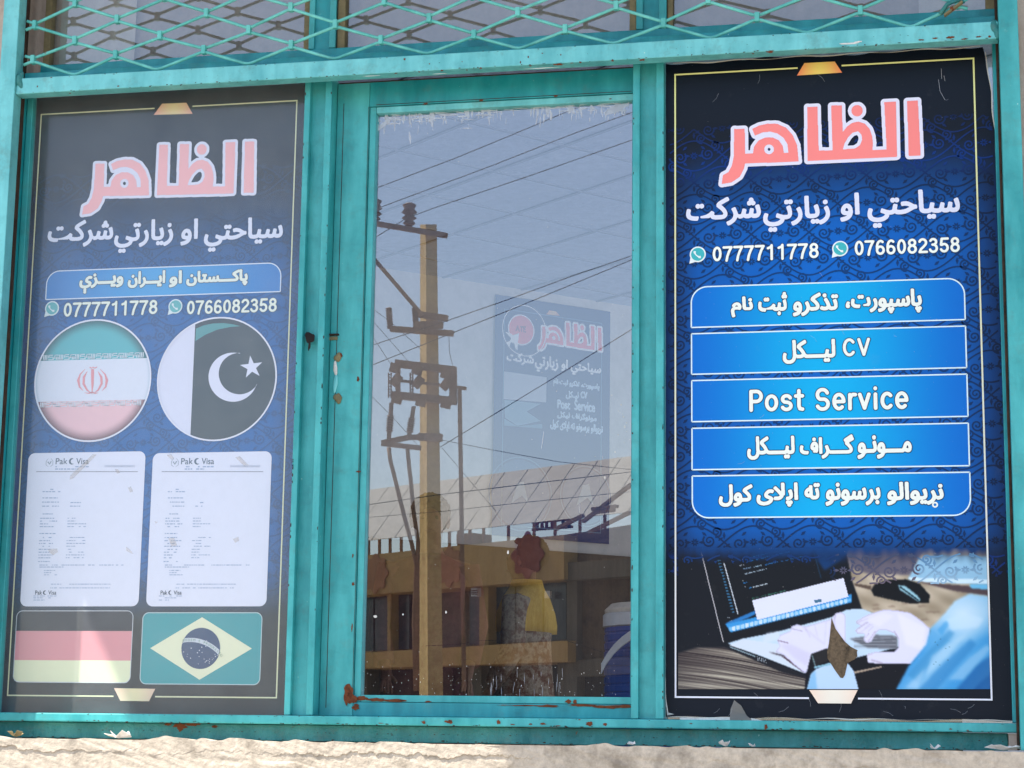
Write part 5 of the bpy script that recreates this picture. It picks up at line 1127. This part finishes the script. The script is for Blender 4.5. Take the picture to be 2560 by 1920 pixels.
trap(PI_, [c5(1325, 375), c5(1345, 350), c5(1390, 357), c5(1410, 385)], lin(225, 190, 150), lin(225, 160, 150), 3)
for cx_, cy_, r in ((1160, 1530, .24), (1580, 1545, .2)): 
    Vr, Fr = ring(circ(*uvI(*c5(cx_, cy_)), r, 40), .008); PI_.put('round_picture', Vr, Fr, lin(60, 100, 150), 2); PI_.poly('round_picture', circ(*uvI(*c5(cx_, cy_)), r * .93, 30), lin(36, 80, 136), 2); PI_.poly('round_picture', [uvI(*c5(cx_ + a, cy_ + b)) for a, b in ((-60, 60), (-20, -70), (20, -80), (50, 60), (10, 10))], lin(120, 150, 180), 3)
# water cooler
yc = .62; ccx = FX(*c8(1700, 700), yc) + .17; zt_ = FZ(*c8(1780, 598), yc); zb1 = FZ(*c8(1780, 662), yc); zb2 = FZ(*c8(1780, 752), yc)
wc = thing('water_cooler', 'blue drum water cooler with white lid and white carrying handle inside the window', 'water cooler', (ccx, yc, 1.46))
ribs = [(.168, zb2)]; z = zb2
while z > 1.48: ribs += [(.168, z - .012), (.1655, z - .014), (.1655, z - .018), (.168, z - .020)]; z -= .024
MB().lathe(ccx, yc, [(.16, 1.46)] + ribs[::-1], 40).build('body', BPL, wc, smooth=False)
MB().lathe(ccx, yc, [(.166, zb2 + .001), (.172, zb2 + .004), (.172, zb1 - .004), (.168, zb1)], 40).build('collar', WPL, wc)
MB().lathe(ccx, yc, [(.166, zb1 + .001), (.168, zb1 + .01), (.166, zt_ - .015), (.15, zt_), (.05, zt_ + .004)], 40).build('lid', CREAM, wc, smooth=False)
hpts = [F(*c8(x, y), yc - .19) for x, y in [(1680, 1008), (1712, 950), (1760, 885), (1812, 835), (1868, 795), (1960, 760), (2060, 760), (2160, 800), (2240, 900)]]
hv = MB()
for k in range(len(hpts) - 1): pass
hm = MB(); n_ = len(hpts)
hm.add([p + Vector((0, dy, dz)) for p in hpts for dy, dz in ((-.003, -.014), (-.003, .014), (.003, .014), (.003, -.014))], [(k * 4 + a, k * 4 + (a + 1) % 4, (k + 1) * 4 + (a + 1) % 4, (k + 1) * 4 + a) for k in range(n_ - 1) for a in range(4)] + [(0, 1, 2, 3), ((n_ - 1) * 4, (n_ - 1) * 4 + 3, (n_ - 1) * 4 + 2, (n_ - 1) * 4 + 1)])
hm.build('handle', WPL, wc, bevel=.002)
tb = thing('side_table', 'dark wooden table inside the window under the water cooler', 'table', (-1.0, .8, .93))
MB().box(-1.5, -.3, .40, 1.3, 1.42, 1.458).build('table_top', WOOD, tb, bevel=.004)
for x in (-1.45, -.35):
    for y in (.45, 1.25): MB().box(x - .03, x + .03, y - .03, y + .03, .931, 1.419).build('leg', WOOD, tb)
# two people inside, dim behind the reflections
SKIN = rough_mat('brown_skin', [lin(104, 64, 48), lin(122, 78, 58)], 20, .6); MAROON = rough_mat('maroon_cloth', [lin(86, 44, 50), lin(118, 66, 68)], 9, .95)
YELC = rough_mat('yellow_shawl_cloth', [lin(214, 160, 50), lin(240, 196, 90)], 14, .9, .4, vec=(6, 6, 1)); PATT = rough_mat('patterned_dress_cloth', [lin(96, 58, 46), lin(180, 160, 136), lin(120, 76, 58), lin(160, 136, 110)], 16, .95)
def person(px, py, back, turn, cloth, sleeve, lab, shawl=None):
    q = onplane(px, py, J1, wn); d = (q - CAM).normalized(); q = q - d * back; PX, PY = q.x, q.y; FLOOR = .93; sc = (q.z - FLOOR) / 1.745; PZ = FLOOR
    pp = thing('person', lab, 'person', (PX, PY, PZ))
    def skin_body():
        V = [(0, 0, .96), (0, .01, 1.15), (0, .01, 1.34), (0, .0, 1.46), (0, .02, 1.55), (0, .025, 1.64), (0, .01, 1.70)]; Rr = [.13, .12, .13, .055, .075, .09, .06]; E_ = [(0, 1), (1, 2), (2, 3), (3, 4), (4, 5), (5, 6)]
        def chain(start, pts):
            p = start
            for x, y, z, r in pts: V.append((x, y, z)); Rr.append(r); E_.append((p, len(V) - 1)); p = len(V) - 1
            return p
        for s_ in (-1, 1):
            k = chain(2, [(s_ * .17, 0, 1.39, .06), (s_ * .225, .0, 1.12, .045), (s_ * .20, .12, .93, .032), (s_ * .19, .16, .87, .03)])
            for q_ in range(4): chain(k, [(s_ * .19 + (q_ - 1.5) * .014, .20 + q_ * .006, .83, .0095), (s_ * .185 + (q_ - 1.5) * .016, .225 + q_ * .004, .785 + .006 * abs(q_ - 1), .0085)])
            chain(k, [(s_ * .155, .18, .86, .011), (s_ * .140, .205, .84, .010)])
            chain(0, [(s_ * .10, 0, .88, .095), (s_ * .11, .01, .50, .058), (s_ * .11, -.01, .09, .04), (s_ * .12, .12, .03, .035)])
        chain(5, [(0, .125, 1.615, .016)])
        me = bpy.data.meshes.new('person_body'); me.from_pydata(V, E_, []); o = bpy.data.objects.new('person_body', me); COL.objects.link(o); o.parent = pp; me.materials.append(SKIN)
        md = o.modifiers.new('skin', 'SKIN'); lay = me.skin_vertices[0].data
        for i_, r in enumerate(Rr): lay[i_].radius = (r, r)
        lay[0].use_root = True; md.use_smooth_shade = True; sb = o.modifiers.new('sub', 'SUBSURF'); sb.levels = 1; sb.render_levels = 2
    skin_body()
    def loft(name, rows, mat, n=32):
        V = []
        for z, rx, ry, wv in rows:
            for k in range(n):
                a = 2 * math.pi * k / n; q_ = 1 + wv * math.sin(a * 6 + z * 5) + wv * .5 * math.sin(a * 11 + z * 3); V.append((PX + rx * q_ * math.cos(a), PY + ry * q_ * math.sin(a), PZ + z))
        Fc = [(j_ * n + i_, j_ * n + (i_ + 1) % n, (j_ + 1) * n + (i_ + 1) % n, (j_ + 1) * n + i_) for j_ in range(len(rows) - 1) for i_ in range(n)]
        return obj(name, V, Fc + [tuple(range(n - 1, -1, -1)), tuple((len(rows) - 1) * n + k for k in range(n))], mat, pp, smooth=True)
    loft('tunic', [(.42, .27, .19, .09), (.7, .24, .17, .07), (.98, .20, .145, .04), (1.18, .185, .135, .02), (1.34, .215, .14, .02), (1.42, .17, .11, 0), (1.47, .075, .07, 0)], cloth)
    if shawl: loft('shawl', [(1.23, .235, .145, .09), (1.28, .24, .15, .07), (1.34, .232, .145, .05), (1.42, .18, .12, .04), (1.48, .10, .095, .02), (1.52, .078, .085, 0)], shawl)
    for s_ in (-1, 1):
        MB().tube([(PX + s_ * .17, PY, PZ + 1.41), (PX + s_ * .228, PY, PZ + 1.12), (PX + s_ * .204, PY + .115, PZ + .94)], [.078, .066, .05], 14).build('sleeve', sleeve, pp, smooth=True)
        MB().tube([(PX + s_ * .10, PY, PZ + .5), (PX + s_ * .11, PY, PZ + .10)], [.10, .07], 14).build('trouser_leg', BROWNF, pp, smooth=True)
        blob('eye', (PX + s_ * .032, PY + .104, PZ + 1.638), .010, BLACKF, pp); blob('ear', (PX + s_ * .088, PY + .02, PZ + 1.62), .022, SKIN, pp, .5, 1.2, .7)
    bm = bmesh.new(); bmesh.ops.create_icosphere(bm, subdivisions=4, radius=1)
    for v in bm.verts:
        n_ = v.co.normalized(); k = 1 + .05 * math.sin(n_.x * 19) * math.sin(n_.z * 17 + n_.y * 13); lift = .03 if (n_.y > .3 and n_.z < .55) else 0
        v.co = Vector((n_.x * .101 * k, n_.y * (.112 - lift * 1.6) * k - .012, n_.z * .105 * k))
    hv_ = [(PX + v.co.x, PY + v.co.y, PZ + 1.668 + v.co.z) for v in bm.verts]; hf_ = [tuple(x.index for x in f.verts) for f in bm.faces]; bm.free(); obj('hair', hv_, hf_, BLACKF, pp, smooth=True)
    blob('mouth', (PX, PY + .108, PZ + 1.575), .022, MAROON, pp, 1.0, .3, .4)
    pp.rotation_euler.z = math.radians(180 + turn); pp.scale = (sc, sc, sc); return pp
person(1076, 1245, .55, 14, MAROON, MAROON, 'black haired person in a dark maroon tunic standing dimly inside behind the reflected pole')
person(*c8(1205, 178), .5, -98, PATT, PATT, 'person in a bright yellow shawl and patterned dress standing inside behind the pane', YELC)

# =================================================================== THE STREET SEEN IN THE DOOR PANE
z2 = lambda x, y: (900 + x * .24105, 500 + y * .24105)
z3 = lambda x, y: (900 + x * .24105, 880 + y * .24105)
YG = .016
def mr(p, dist):
    v = F(p[0], p[1], dist); return Vector((v.x, 2 * YG - dist, v.z))
DP = 24.0
pole = thing('utility_pole', 'tall tapered concrete utility pole with steel crossarms across the street', 'utility pole', tuple(Vector((mr((1075, 1300), DP).x, 2 * YG - DP, 0))))
def polecorner(yt, l, m_, r): return [mr((l, yt), DP + .30), mr((m_, yt), DP), mr((r, yt), DP + .04), mr((r, yt), DP + .40)]
tp_ = polecorner(z2(0, 244)[1], z2(617, 0)[0], z2(675, 0)[0], z2(788, 0)[0]); bt_ = polecorner(1300, z3(611, 0)[0], z3(688, 0)[0], z3(829, 0)[0])
def ext(a, b): k = (a.z - 0) / (a.z - b.z); return a + (b - a) * k
bt0 = [ext(a, b) for a, b in zip(tp_, bt_)]
obj('shaft', tp_ + bt0, [(0, 1, 2, 3), (4, 7, 6, 5), (0, 4, 5, 1), (1, 5, 6, 2), (2, 6, 7, 3), (3, 7, 4, 0)], CONC, pole)
def arm(name, pts, th, mat=STEELB, d=DP - .12, dp=None): 
    m = MB()
    for a, b in zip(pts[:-1], pts[1:]): m.obox(mr(a, d), mr(b, d), dp or th, th)
    return m.build(name, mat, pole)
s6 = 29 / FPX
arm('crossarm', [z2(-300, 160), z2(895, 362)], .075); arm('brace', [z2(100, 560), z2(640, 1190)], .06, d=DP - .2); arm('crossarm', [z2(600, 1180), z2(900, 1222)], .09); arm('crossarm', [z2(310, 1330), z2(960, 1378)], .085); arm('crossarm', [z2(560, 1290), z2(850, 1290)], .10, d=DP - .18)
for x in (290, 560):
    m = MB(); p0 = mr(z2(x + 15, 1330), DP - .12); p1 = mr(z2(x, 1110), DP - .12); n = 26; pts = [p0.lerp(p1, i / n) for i in range(n + 1)]; m.tube(pts, [.055 if i % 2 else .032 for i in range(n + 1)], 10); m.build('insulator', PORC, pole)
for x, y in ((500, 250), (140, 205)):
    m = MB(); b = mr(z2(x, y + 10), DP - .12); m.lathe(b.x, b.y, [(.02, b.z - .05), (.05, b.z), (.10, b.z + .04), (.06, b.z + .08), (.115, b.z + .12), (.06, b.z + .17), (.12, b.z + .21), (.08, b.z + .27), (.11, b.z + .33), (.05, b.z + .36)], 14); m.build('insulator', PORC, pole, smooth=True)
fr1 = [z3(360, 112), z3(985, 186)]; arm('crossarm', fr1, .11); arm('crossarm', [z3(320, 440), z3(992, 505)], .11); arm('hanger', [z3(385, 120), z3(385, 440)], .065); arm('hanger', [z3(958, 180), z3(958, 500)], .10); arm('hanger', [z3(400, 292), z3(980, 352)], .04)
for x, y in [(310, 150), (540, 170), (840, 210), (330, 470), (580, 500), (840, 520)]:
    m = MB(); a = mr(z3(x, y), DP - .2); m.obox(a, mr(z3(x + 90, y + 20), DP - .2), .10, .14); m.build('fuse_bracket', STEELB, pole)
for x, y in [(330, 330), (560, 350), (850, 370)]:
    m = MB(); m.obox(mr(z3(x, y), DP - .25), mr(z3(x + 70, y - 90), DP - .2), .09, .13); m.build('fuse_bracket', STEELB, pole)
for x in (300, 525):
    m = MB()
    for dx in (-12, 14): m.tube([mr(z3(x + dx, 210), DP - .3), mr(z3(x + dx, 470), DP - .3)], .012, 6)
    for k in range(8): m.tube([mr(z3(x - 12, 230 + k * 30), DP - .3), mr(z3(x + 14, 230 + k * 30), DP - .3)], .009, 5)
    m.build('fuse_tube', PORC, pole)
for (xa, ya_, xb, yb) in [(318, 520, 290, 900), (548, 560, 495, 900)]:
    m = MB(); n = 30; pa, pb = mr(z3(xa, ya_), DP - .25), mr(z3(xb, yb), DP - .25); m.tube([pa.lerp(pb, i / n) for i in range(n + 1)], [(.065 if (i % 2 and 9 < i < 24) else .035) for i in range(n + 1)], 8); m.build('insulator', PORC, pole)
arm('outrigger', [z3(218, 940), z3(500, 880), z3(650, 878)], .075); arm('outrigger', [z3(218, 945), z3(620, 992)], .07); arm('clamp', [z3(600, 875), z3(842, 885)], .11, d=DP - .06)
m = MB(); m.tube([mr(z3(1025, 385), DP - .1), mr(z3(1045, 1659), DP - .1), mr(c8(790, 850), DP - .1), mr(c8(792, 1150), DP - .1)], .034, 8); dp_ = m.build('drop_pipe', STEELB, pole); arm('pipe_bracket', [z3(980, 358), z3(1095, 374)], .05)
for pts in ([z3(290, 985), z3(305, 1120), z3(340, 1250), z3(400, 1500), z3(440, 1659), c8(455, 200), c8(485, 340), c8(470, 700), c8(480, 1150)], [z3(485, 1000), z3(500, 1180), z3(520, 1350), z3(545, 1640), c8(497, 190), c8(492, 400), c8(490, 1150)]):
    m = MB(); m.tube([mr(p, DP - .35) for p in pts], .032, 8); m.build('cable', RUSTD if 0 else STEELB, pole, smooth=True)
def wire(pts, d0, d1, r=.014, lab='black overhead wire seen in the glass'):
    n = len(pts); P = [mr(p, d0 + (d1 - d0) * i / (n - 1)) for i, p in enumerate(pts)]
    o = MB().tube(P, r, 6).build('overhead_wire', WIRE); tag(o, lab, 'wire', 'overhead wires crossing the street')
c2 = lambda x, y: c(2, x, y)
wl = [([c2(-100, 1340), c2(200, 1215), c2(740, 1010), c2(1080, 870), c2(1400, 735), c2(1960, 510)], 'overhead wire, the steepest and highest of the three above the pole top'),
      ([c2(-100, 1460), c2(235, 1335), c2(950, 1068), c2(1480, 860), c2(2000, 670)], 'overhead wire, the middle one of the three above the pole top'),
      ([c2(430, 1395), c2(620, 1325), c2(1200, 1130), c2(1530, 1015), c2(2000, 850)], 'overhead wire leaving the insulator on the top crossarm'),
      ([c2(50, 1620), c2(200, 1535), c2(400, 1412), c2(430, 1395)], 'short overhead wire on the far side of the top insulator'),
      ([c5(-100, 650), c5(170, 580), c5(690, 410), c5(1120, 260), c5(1500, 120), c5(2000, -50)], 'overhead wire crossing the pole, the upper of the parallel pair'),
      ([c5(-100, 800), c5(170, 710), c5(720, 490), c5(1120, 330), c5(1860, 25), c5(2000, -30)], 'overhead wire crossing the pole, the lower of the parallel pair'),
      ([c5(640, 1225), c5(1010, 1000), c5(1420, 750), c5(1860, 475), c5(2050, 350)], 'overhead wire rising right across the wall poster'),
      ([c5(0, 220), c5(185, 320), c5(320, 420), c5(520, 600)], 'thin wire falling right towards the pole, uppermost on the left'),
      ([c5(60, 280), c5(180, 385), c5(440, 680)], 'thin wire ending at the fuse frame on its right side'),
      ([c5(60, 300), c5(175, 470), c5(320, 690)], 'thin wire ending at the left end of the fuse frame'),
      ([c5(60, 760), c5(170, 870), c5(330, 1030), c5(510, 1230)], 'thin wire falling right to the foot of the lower outrigger'),
      ([c5(-100, 1640), c5(150, 1600), c5(650, 1530), c5(1400, 1440), c5(2000, 1370)], 'overhead wire running level in front of the beige roof, the darker one'),
      ([c5(-100, 1700), c5(650, 1640), c5(1200, 1580), c5(2000, 1500)], 'overhead wire running level in front of the beige roof, the lower fainter one'),
      ([c5(650, 1180), c5(980, 1245), c5(1400, 1320), c5(2000, 1385)], 'thin wire drooping right from the pole clamp'),
      ([c5(650, 1230), c5(820, 1430), c5(1000, 1640)], 'thin wire falling steeply right from the pole clamp'),
      ([c5(695, 515), c5(700, 620), c5(720, 700)], 'short jumper wire hanging beside the pole'),
      ([c8(545, 860), c8(750, 850), c8(900, 825), c8(1100, 822), c8(1450, 825), c8(1560, 860), c8(1700, 905)], 'pale cable sagging along the lower ochre band')]
for k, (pts, lab) in enumerate(wl): wire(pts, DP - .6, DP - .5, .0065 if k < 7 or k in (11,) else .0045, lab)

# long building across the street, set at an angle
BV = F(1573, 1400, 27.0); bdv = Vector((-.85, .53, 0)).normalized(); bnv = Vector((bdv.y, -bdv.x, 0));  
if bnv.dot(CAM - BV) < 0: bnv = -bnv
def bp(p, off=0):
    q = onplane(p[0], p[1], BV + bnv * off, bnv); return Vector((q.x, 2 * YG - q.y, q.z))
def slab(name, quad, mat, parent, off=0, th=.25, off_top=None, label=None):
    fr_ = [bp(p, off if off_top is None or i >= 2 else off_top) for i, p in enumerate(quad)]     # TL TR BR BL
    rn_ = Vector((bnv.x, -bnv.y, 0)); bk_ = [p - rn_ * th for p in fr_]
    return obj(name, fr_ + bk_, [(0, 1, 2, 3), (7, 6, 5, 4), (0, 4, 5, 1), (1, 5, 6, 2), (2, 6, 7, 3), (3, 7, 4, 0)], mat, parent, label=label)
def ll(x, x0, y0, x1, y1): return y0 + (y1 - y0) * (x - x0) / (x1 - x0)
bld = thing('ochre_shop_building', 'low shop building with ochre fascia bands and dark windows across the street', 'building', tuple(Vector((bp(c8(800, 600)).x, bp(c8(800, 600)).y, 0))))
XLb, XRb = -200, 1436
q4 = lambda xa, xb, f1, f2: [c8(xa, f1(xa)), c8(xb, f1(xb)), c8(xb, f2(xb)), c8(xa, f2(xa))]
ft = lambda x: ll(x, 130, 280, 1430, 145); fb = lambda x: ll(x, 130, 535, 1435, 430); l1 = lambda x: ll(x, 120, 905, 1455, 825); l2 = lambda x: ll(x, 120, 1005, 1450, 962); gb_ = lambda x: 1500
slab('upper_fascia', q4(XLb, XRb, ft, fb), FASC, bld, .3, 3); slab('lower_fascia', q4(XLb, 1460, l1, l2), FASC, bld, .3, 3)
slab('recess_wall', q4(XLb, 1460, lambda x: fb(x), lambda x: l1(x)), GREYW, bld, -.3, .2)
for a, b in [(140, 210), (220, 300), (320, 440), (830, 892), (952, 1120), (1130, 1300), (1308, 1450)]:
    slab('window', q4(a, b, lambda x: fb(x) + 12, lambda x: l1(x) - 8), DWIN, bld, -.1, .1)
slab('pier', q4(892, 950, fb, l1), FASC, bld, .1, .3); slab('pier', q4(300, 320, fb, l1), FASC, bld, .1, .3)
slab('air_conditioner', q4(838, 878, lambda x: 486, lambda x: 540), WPL, bld, .2, .3); slab('window_sign', q4(1312, 1346, lambda x: 506, lambda x: 552), SCRAP, bld, .05, .05)
for y in (500, 512, 524): slab('louvre', q4(838, 878, lambda x: y, lambda x: y + 5), DARK, bld, .22, .02)
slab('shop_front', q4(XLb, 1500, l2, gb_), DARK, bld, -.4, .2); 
for a, b in [(60, 170), (545, 640), (820, 905), (1395, 1500)]: slab('pier', q4(a, b, l2, gb_), GREYW, bld, 0, .3)
slab('shutter', [c8(1438, 145), c8(2000, 60), c8(2000, 290), c8(1438, 325)], SHUT, bld, -.1, .3); slab('lintel', [c8(1438, 325), c8(2000, 290), c8(2000, 400), c8(1438, 440)], GREYW, bld, .2, .5)
slab('shutter', [c8(1520, 440), c8(2000, 400), c8(2000, 930), c8(1520, 960)], SHUT, bld, -.1, .3); slab('pier', [c8(1455, 440), c8(1520, 436), c8(1520, 1500), c8(1455, 1500)], GREYW, bld, .1, .4); slab('lower_band', [c8(1520, 950), c8(2000, 920), c8(2000, 1030), c8(1520, 1060)], GREYW, bld, .1, .3)
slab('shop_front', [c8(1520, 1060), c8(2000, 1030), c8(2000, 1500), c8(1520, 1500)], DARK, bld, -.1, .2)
FLOW2 = rough_mat('faded_red_ornament', [lin(162, 112, 74), lin(176, 126, 84)], 2, .7, .1)
for (y0, y1, y0r, y1r, x0, nm) in [(150, 322, 66, 288, 1440, 20), (448, 955, 408, 925, 1522, 46)]:
    ms = MB()
    for k in range(nm):
        a = bp(c8(x0, y0 + (y1 - y0) * (k + .5) / nm), -.06); b = bp(c8(1990, y0r + (y1r - y0r) * (k + .5) / nm), -.06); w_ = .045 + .02 * math.sin(k * 3.7); ms.obox(a, b, .05, w_)
    ms.build('slats', rough_mat('slat_wood', [lin(70, 56, 42), lin(130, 106, 80), lin(92, 74, 56)], 5, .9, .6, .02), bld)
def flower(cx, cy, r, mt):
    cc = bp(c8(cx, cy), .315); ex = Vector((bdv.x, -bdv.y, 0)); rn_ = Vector((bnv.x, -bnv.y, 0)); ez = Vector((0, 0, 1)); n = 64; V = []
    for s in (0.0, .02):
        for k in range(n):
            t = 2 * math.pi * k / n; q = r * (.86 + .10 * math.cos(8 * t)); V.append(cc + rn_ * (s) + ex * q * math.cos(t) + ez * q * math.sin(t) * 1.05)
    obj('flower_ornament', V, [tuple(range(n, 2 * n))] + [(k, (k + 1) % n, n + (k + 1) % n, n + k) for k in range(n)], mt, bld)
flower(225, 395, .36, FLOW2); flower(700, 350, .36, FLOW2); flower(1205, 275, .40, FLOW)
# light tilted roof sheet above
rf = thing('roof_canopy', 'long beige sheet roof on slim posts above the ochre building', 'canopy', tuple(Vector((bp(c8(800, 300)).x, bp(c8(800, 300)).y, bp(c8(800, 250)).z))))
ct = lambda x: ll(x, 150, 1505 - 1646, 1860, 1285 - 1646); cbm = lambda x: ll(x, 140, 185, 1240, 65)
slab('roof_sheet', q4(-400, 2100, ct, cbm), SHEETM, rf, -1.0, .05, off_top=-3.5)
for x in range(-400, 2100, 150):
    a, b = bp(c8(x + 260, ct(x + 260)), -3.5), bp(c8(x, cbm(x)), -1.0); rn_ = Vector((bnv.x, -bnv.y, 0)); MB().obox(a + rn_ * .02, b + rn_ * .02, .008, .008).build('rafter', SHEETM, rf)
for x in [180, 250, 318, 390, 700, 760, 832, 920, 1080, 1245, 1380, 1540, 1700]:
    a, b = bp(c8(x, cbm(x) - 5), -1.2), bp(c8(x, ft(x) + 30), -1.2); MB().obox(a, b, .05, .05).build('post', STEELB, rf)
slab('roof_box', [c8(745, 140), c8(850, 132), c8(850, 200), c8(745, 205)], FASC, rf, -1.4, .5)
dn2 = thing('rooftop_hoarding', 'row of red and dark upright letter boards on rails above the ochre fascia', 'hoarding', tuple(bp(c8(1400, 100), -1.6)))
MB().obox(bp(c8(1235, 112), -1.8), bp(c8(1490, 92), -1.8), .05, .05).build('rail', STEELB, dn2); MB().obox(bp(c8(1235, 64), -1.8), bp(c8(1490, 44), -1.8), .05, .05).build('rail', STEELB, dn2)
for k, x in enumerate((1255, 1285, 1315, 1350, 1420, 1460)): slab('letter', q4(x, x + 14, lambda q: 62 - (q - 1255) * .05, lambda q: 112 - (q - 1255) * .05), FLOW if k < 4 else DARK, dn2, -1.75, .03)
for k, (p, q) in enumerate([((1560, 60), (1870, -180)), ((1600, 130), (1860, 0)), ((1620, -20), (1780, -40)), ((1640, 0), (1760, -15)), ((1380, 110), (1560, 20))]):
    o = MB().obox(bp(c8(*p), 1.2), bp(c8(*q), 1.2), .07, .05).build('steel_strut', STEELB); tag(o, ['long diagonal steel strut rising right beside the roof', 'lower diagonal steel strut over the slatted shutter', 'upper short level steel strut', 'lower short level steel strut', 'short rising strut beside the hoarding'][k], 'strut', 'steel struts at the right of the roof')

# =================================================================== LITTER ON THE SILL
def scrap(px, py, r, lab, mat=SCRAP, el=1):
    p = F(px, py, -.09); bm = bmesh.new(); n = 11; V = [bm.verts.new((p.x, p.y, ZS + .003))]
    ring_ = [bm.verts.new((p.x + r * el * random.uniform(.4, 1.2) * math.cos(6.28 * k / n), p.y + .5 * r * math.sin(6.28 * k / n), ZS + .004 + r * random.uniform(-.05, .75))) for k in range(n)]
    for k in range(n): bm.faces.new((V[0], ring_[k], ring_[(k + 1) % n]))
    vs = [tuple(v.co) for v in bm.verts]; fs = [tuple(x.index for x in f.verts) for f in bm.faces] if not bm.verts.index_update() else []; bm.free()
    o = obj('paper_scrap', vs, fs, mat); sm = o.modifiers.new('solid', 'SOLIDIFY'); sm.thickness = .001; tag(o, lab, 'scrap', 'scraps lying on the plaster sill')
scrap(*c7(105, 1440), .022, 'small beige crumb of plaster at the left end of the sill', PUTTY); scrap(*c7(765, 1455), .026, 'torn white paper scrap with raised points on the left of the sill', SCRAP, 1.6)
scrap(*c8(1875, 1498), .012, 'little white paper triangle on the sill below the middle mullion'); scrap(*c9(290, 1495), .020, 'crumpled white scrap on the sill under the torn poster edge'); scrap(*c9(465, 1510), .009, 'tiny pale crumb on the sill right of the crumpled scrap')
scrap(*c9(1640, 1510), .015, 'pale crumpled scrap on the sill near the right end'); scrap(*c9(2080, 1528), .022, 'flat pale scrap at the right end of the sill', SCRAP, 1.8)

# =================================================================== UNSEEN AWNING added above the shop, outline stepped to shape the shade
AWZ = 5.2
aw = thing('shade_awning', 'unseen sheet metal overhang added above the shop window to shade it', 'shade_awning', (-1, -.6, AWZ))
MB().box(-3.97, -2.97, -1.04, -.09, AWZ, AWZ + .03).build('roof_sheet', STEELB, aw)
MB().box(-2.969, 1.1, -1.9, -.09, AWZ, AWZ + .03).build('roof_sheet', STEELB, aw)
for x in (-2.9, -.9, 1.0): MB().box(x - .02, x + .02, -1.88, -.09, AWZ - .05, AWZ - .001).build('bracket', STEELB, aw)
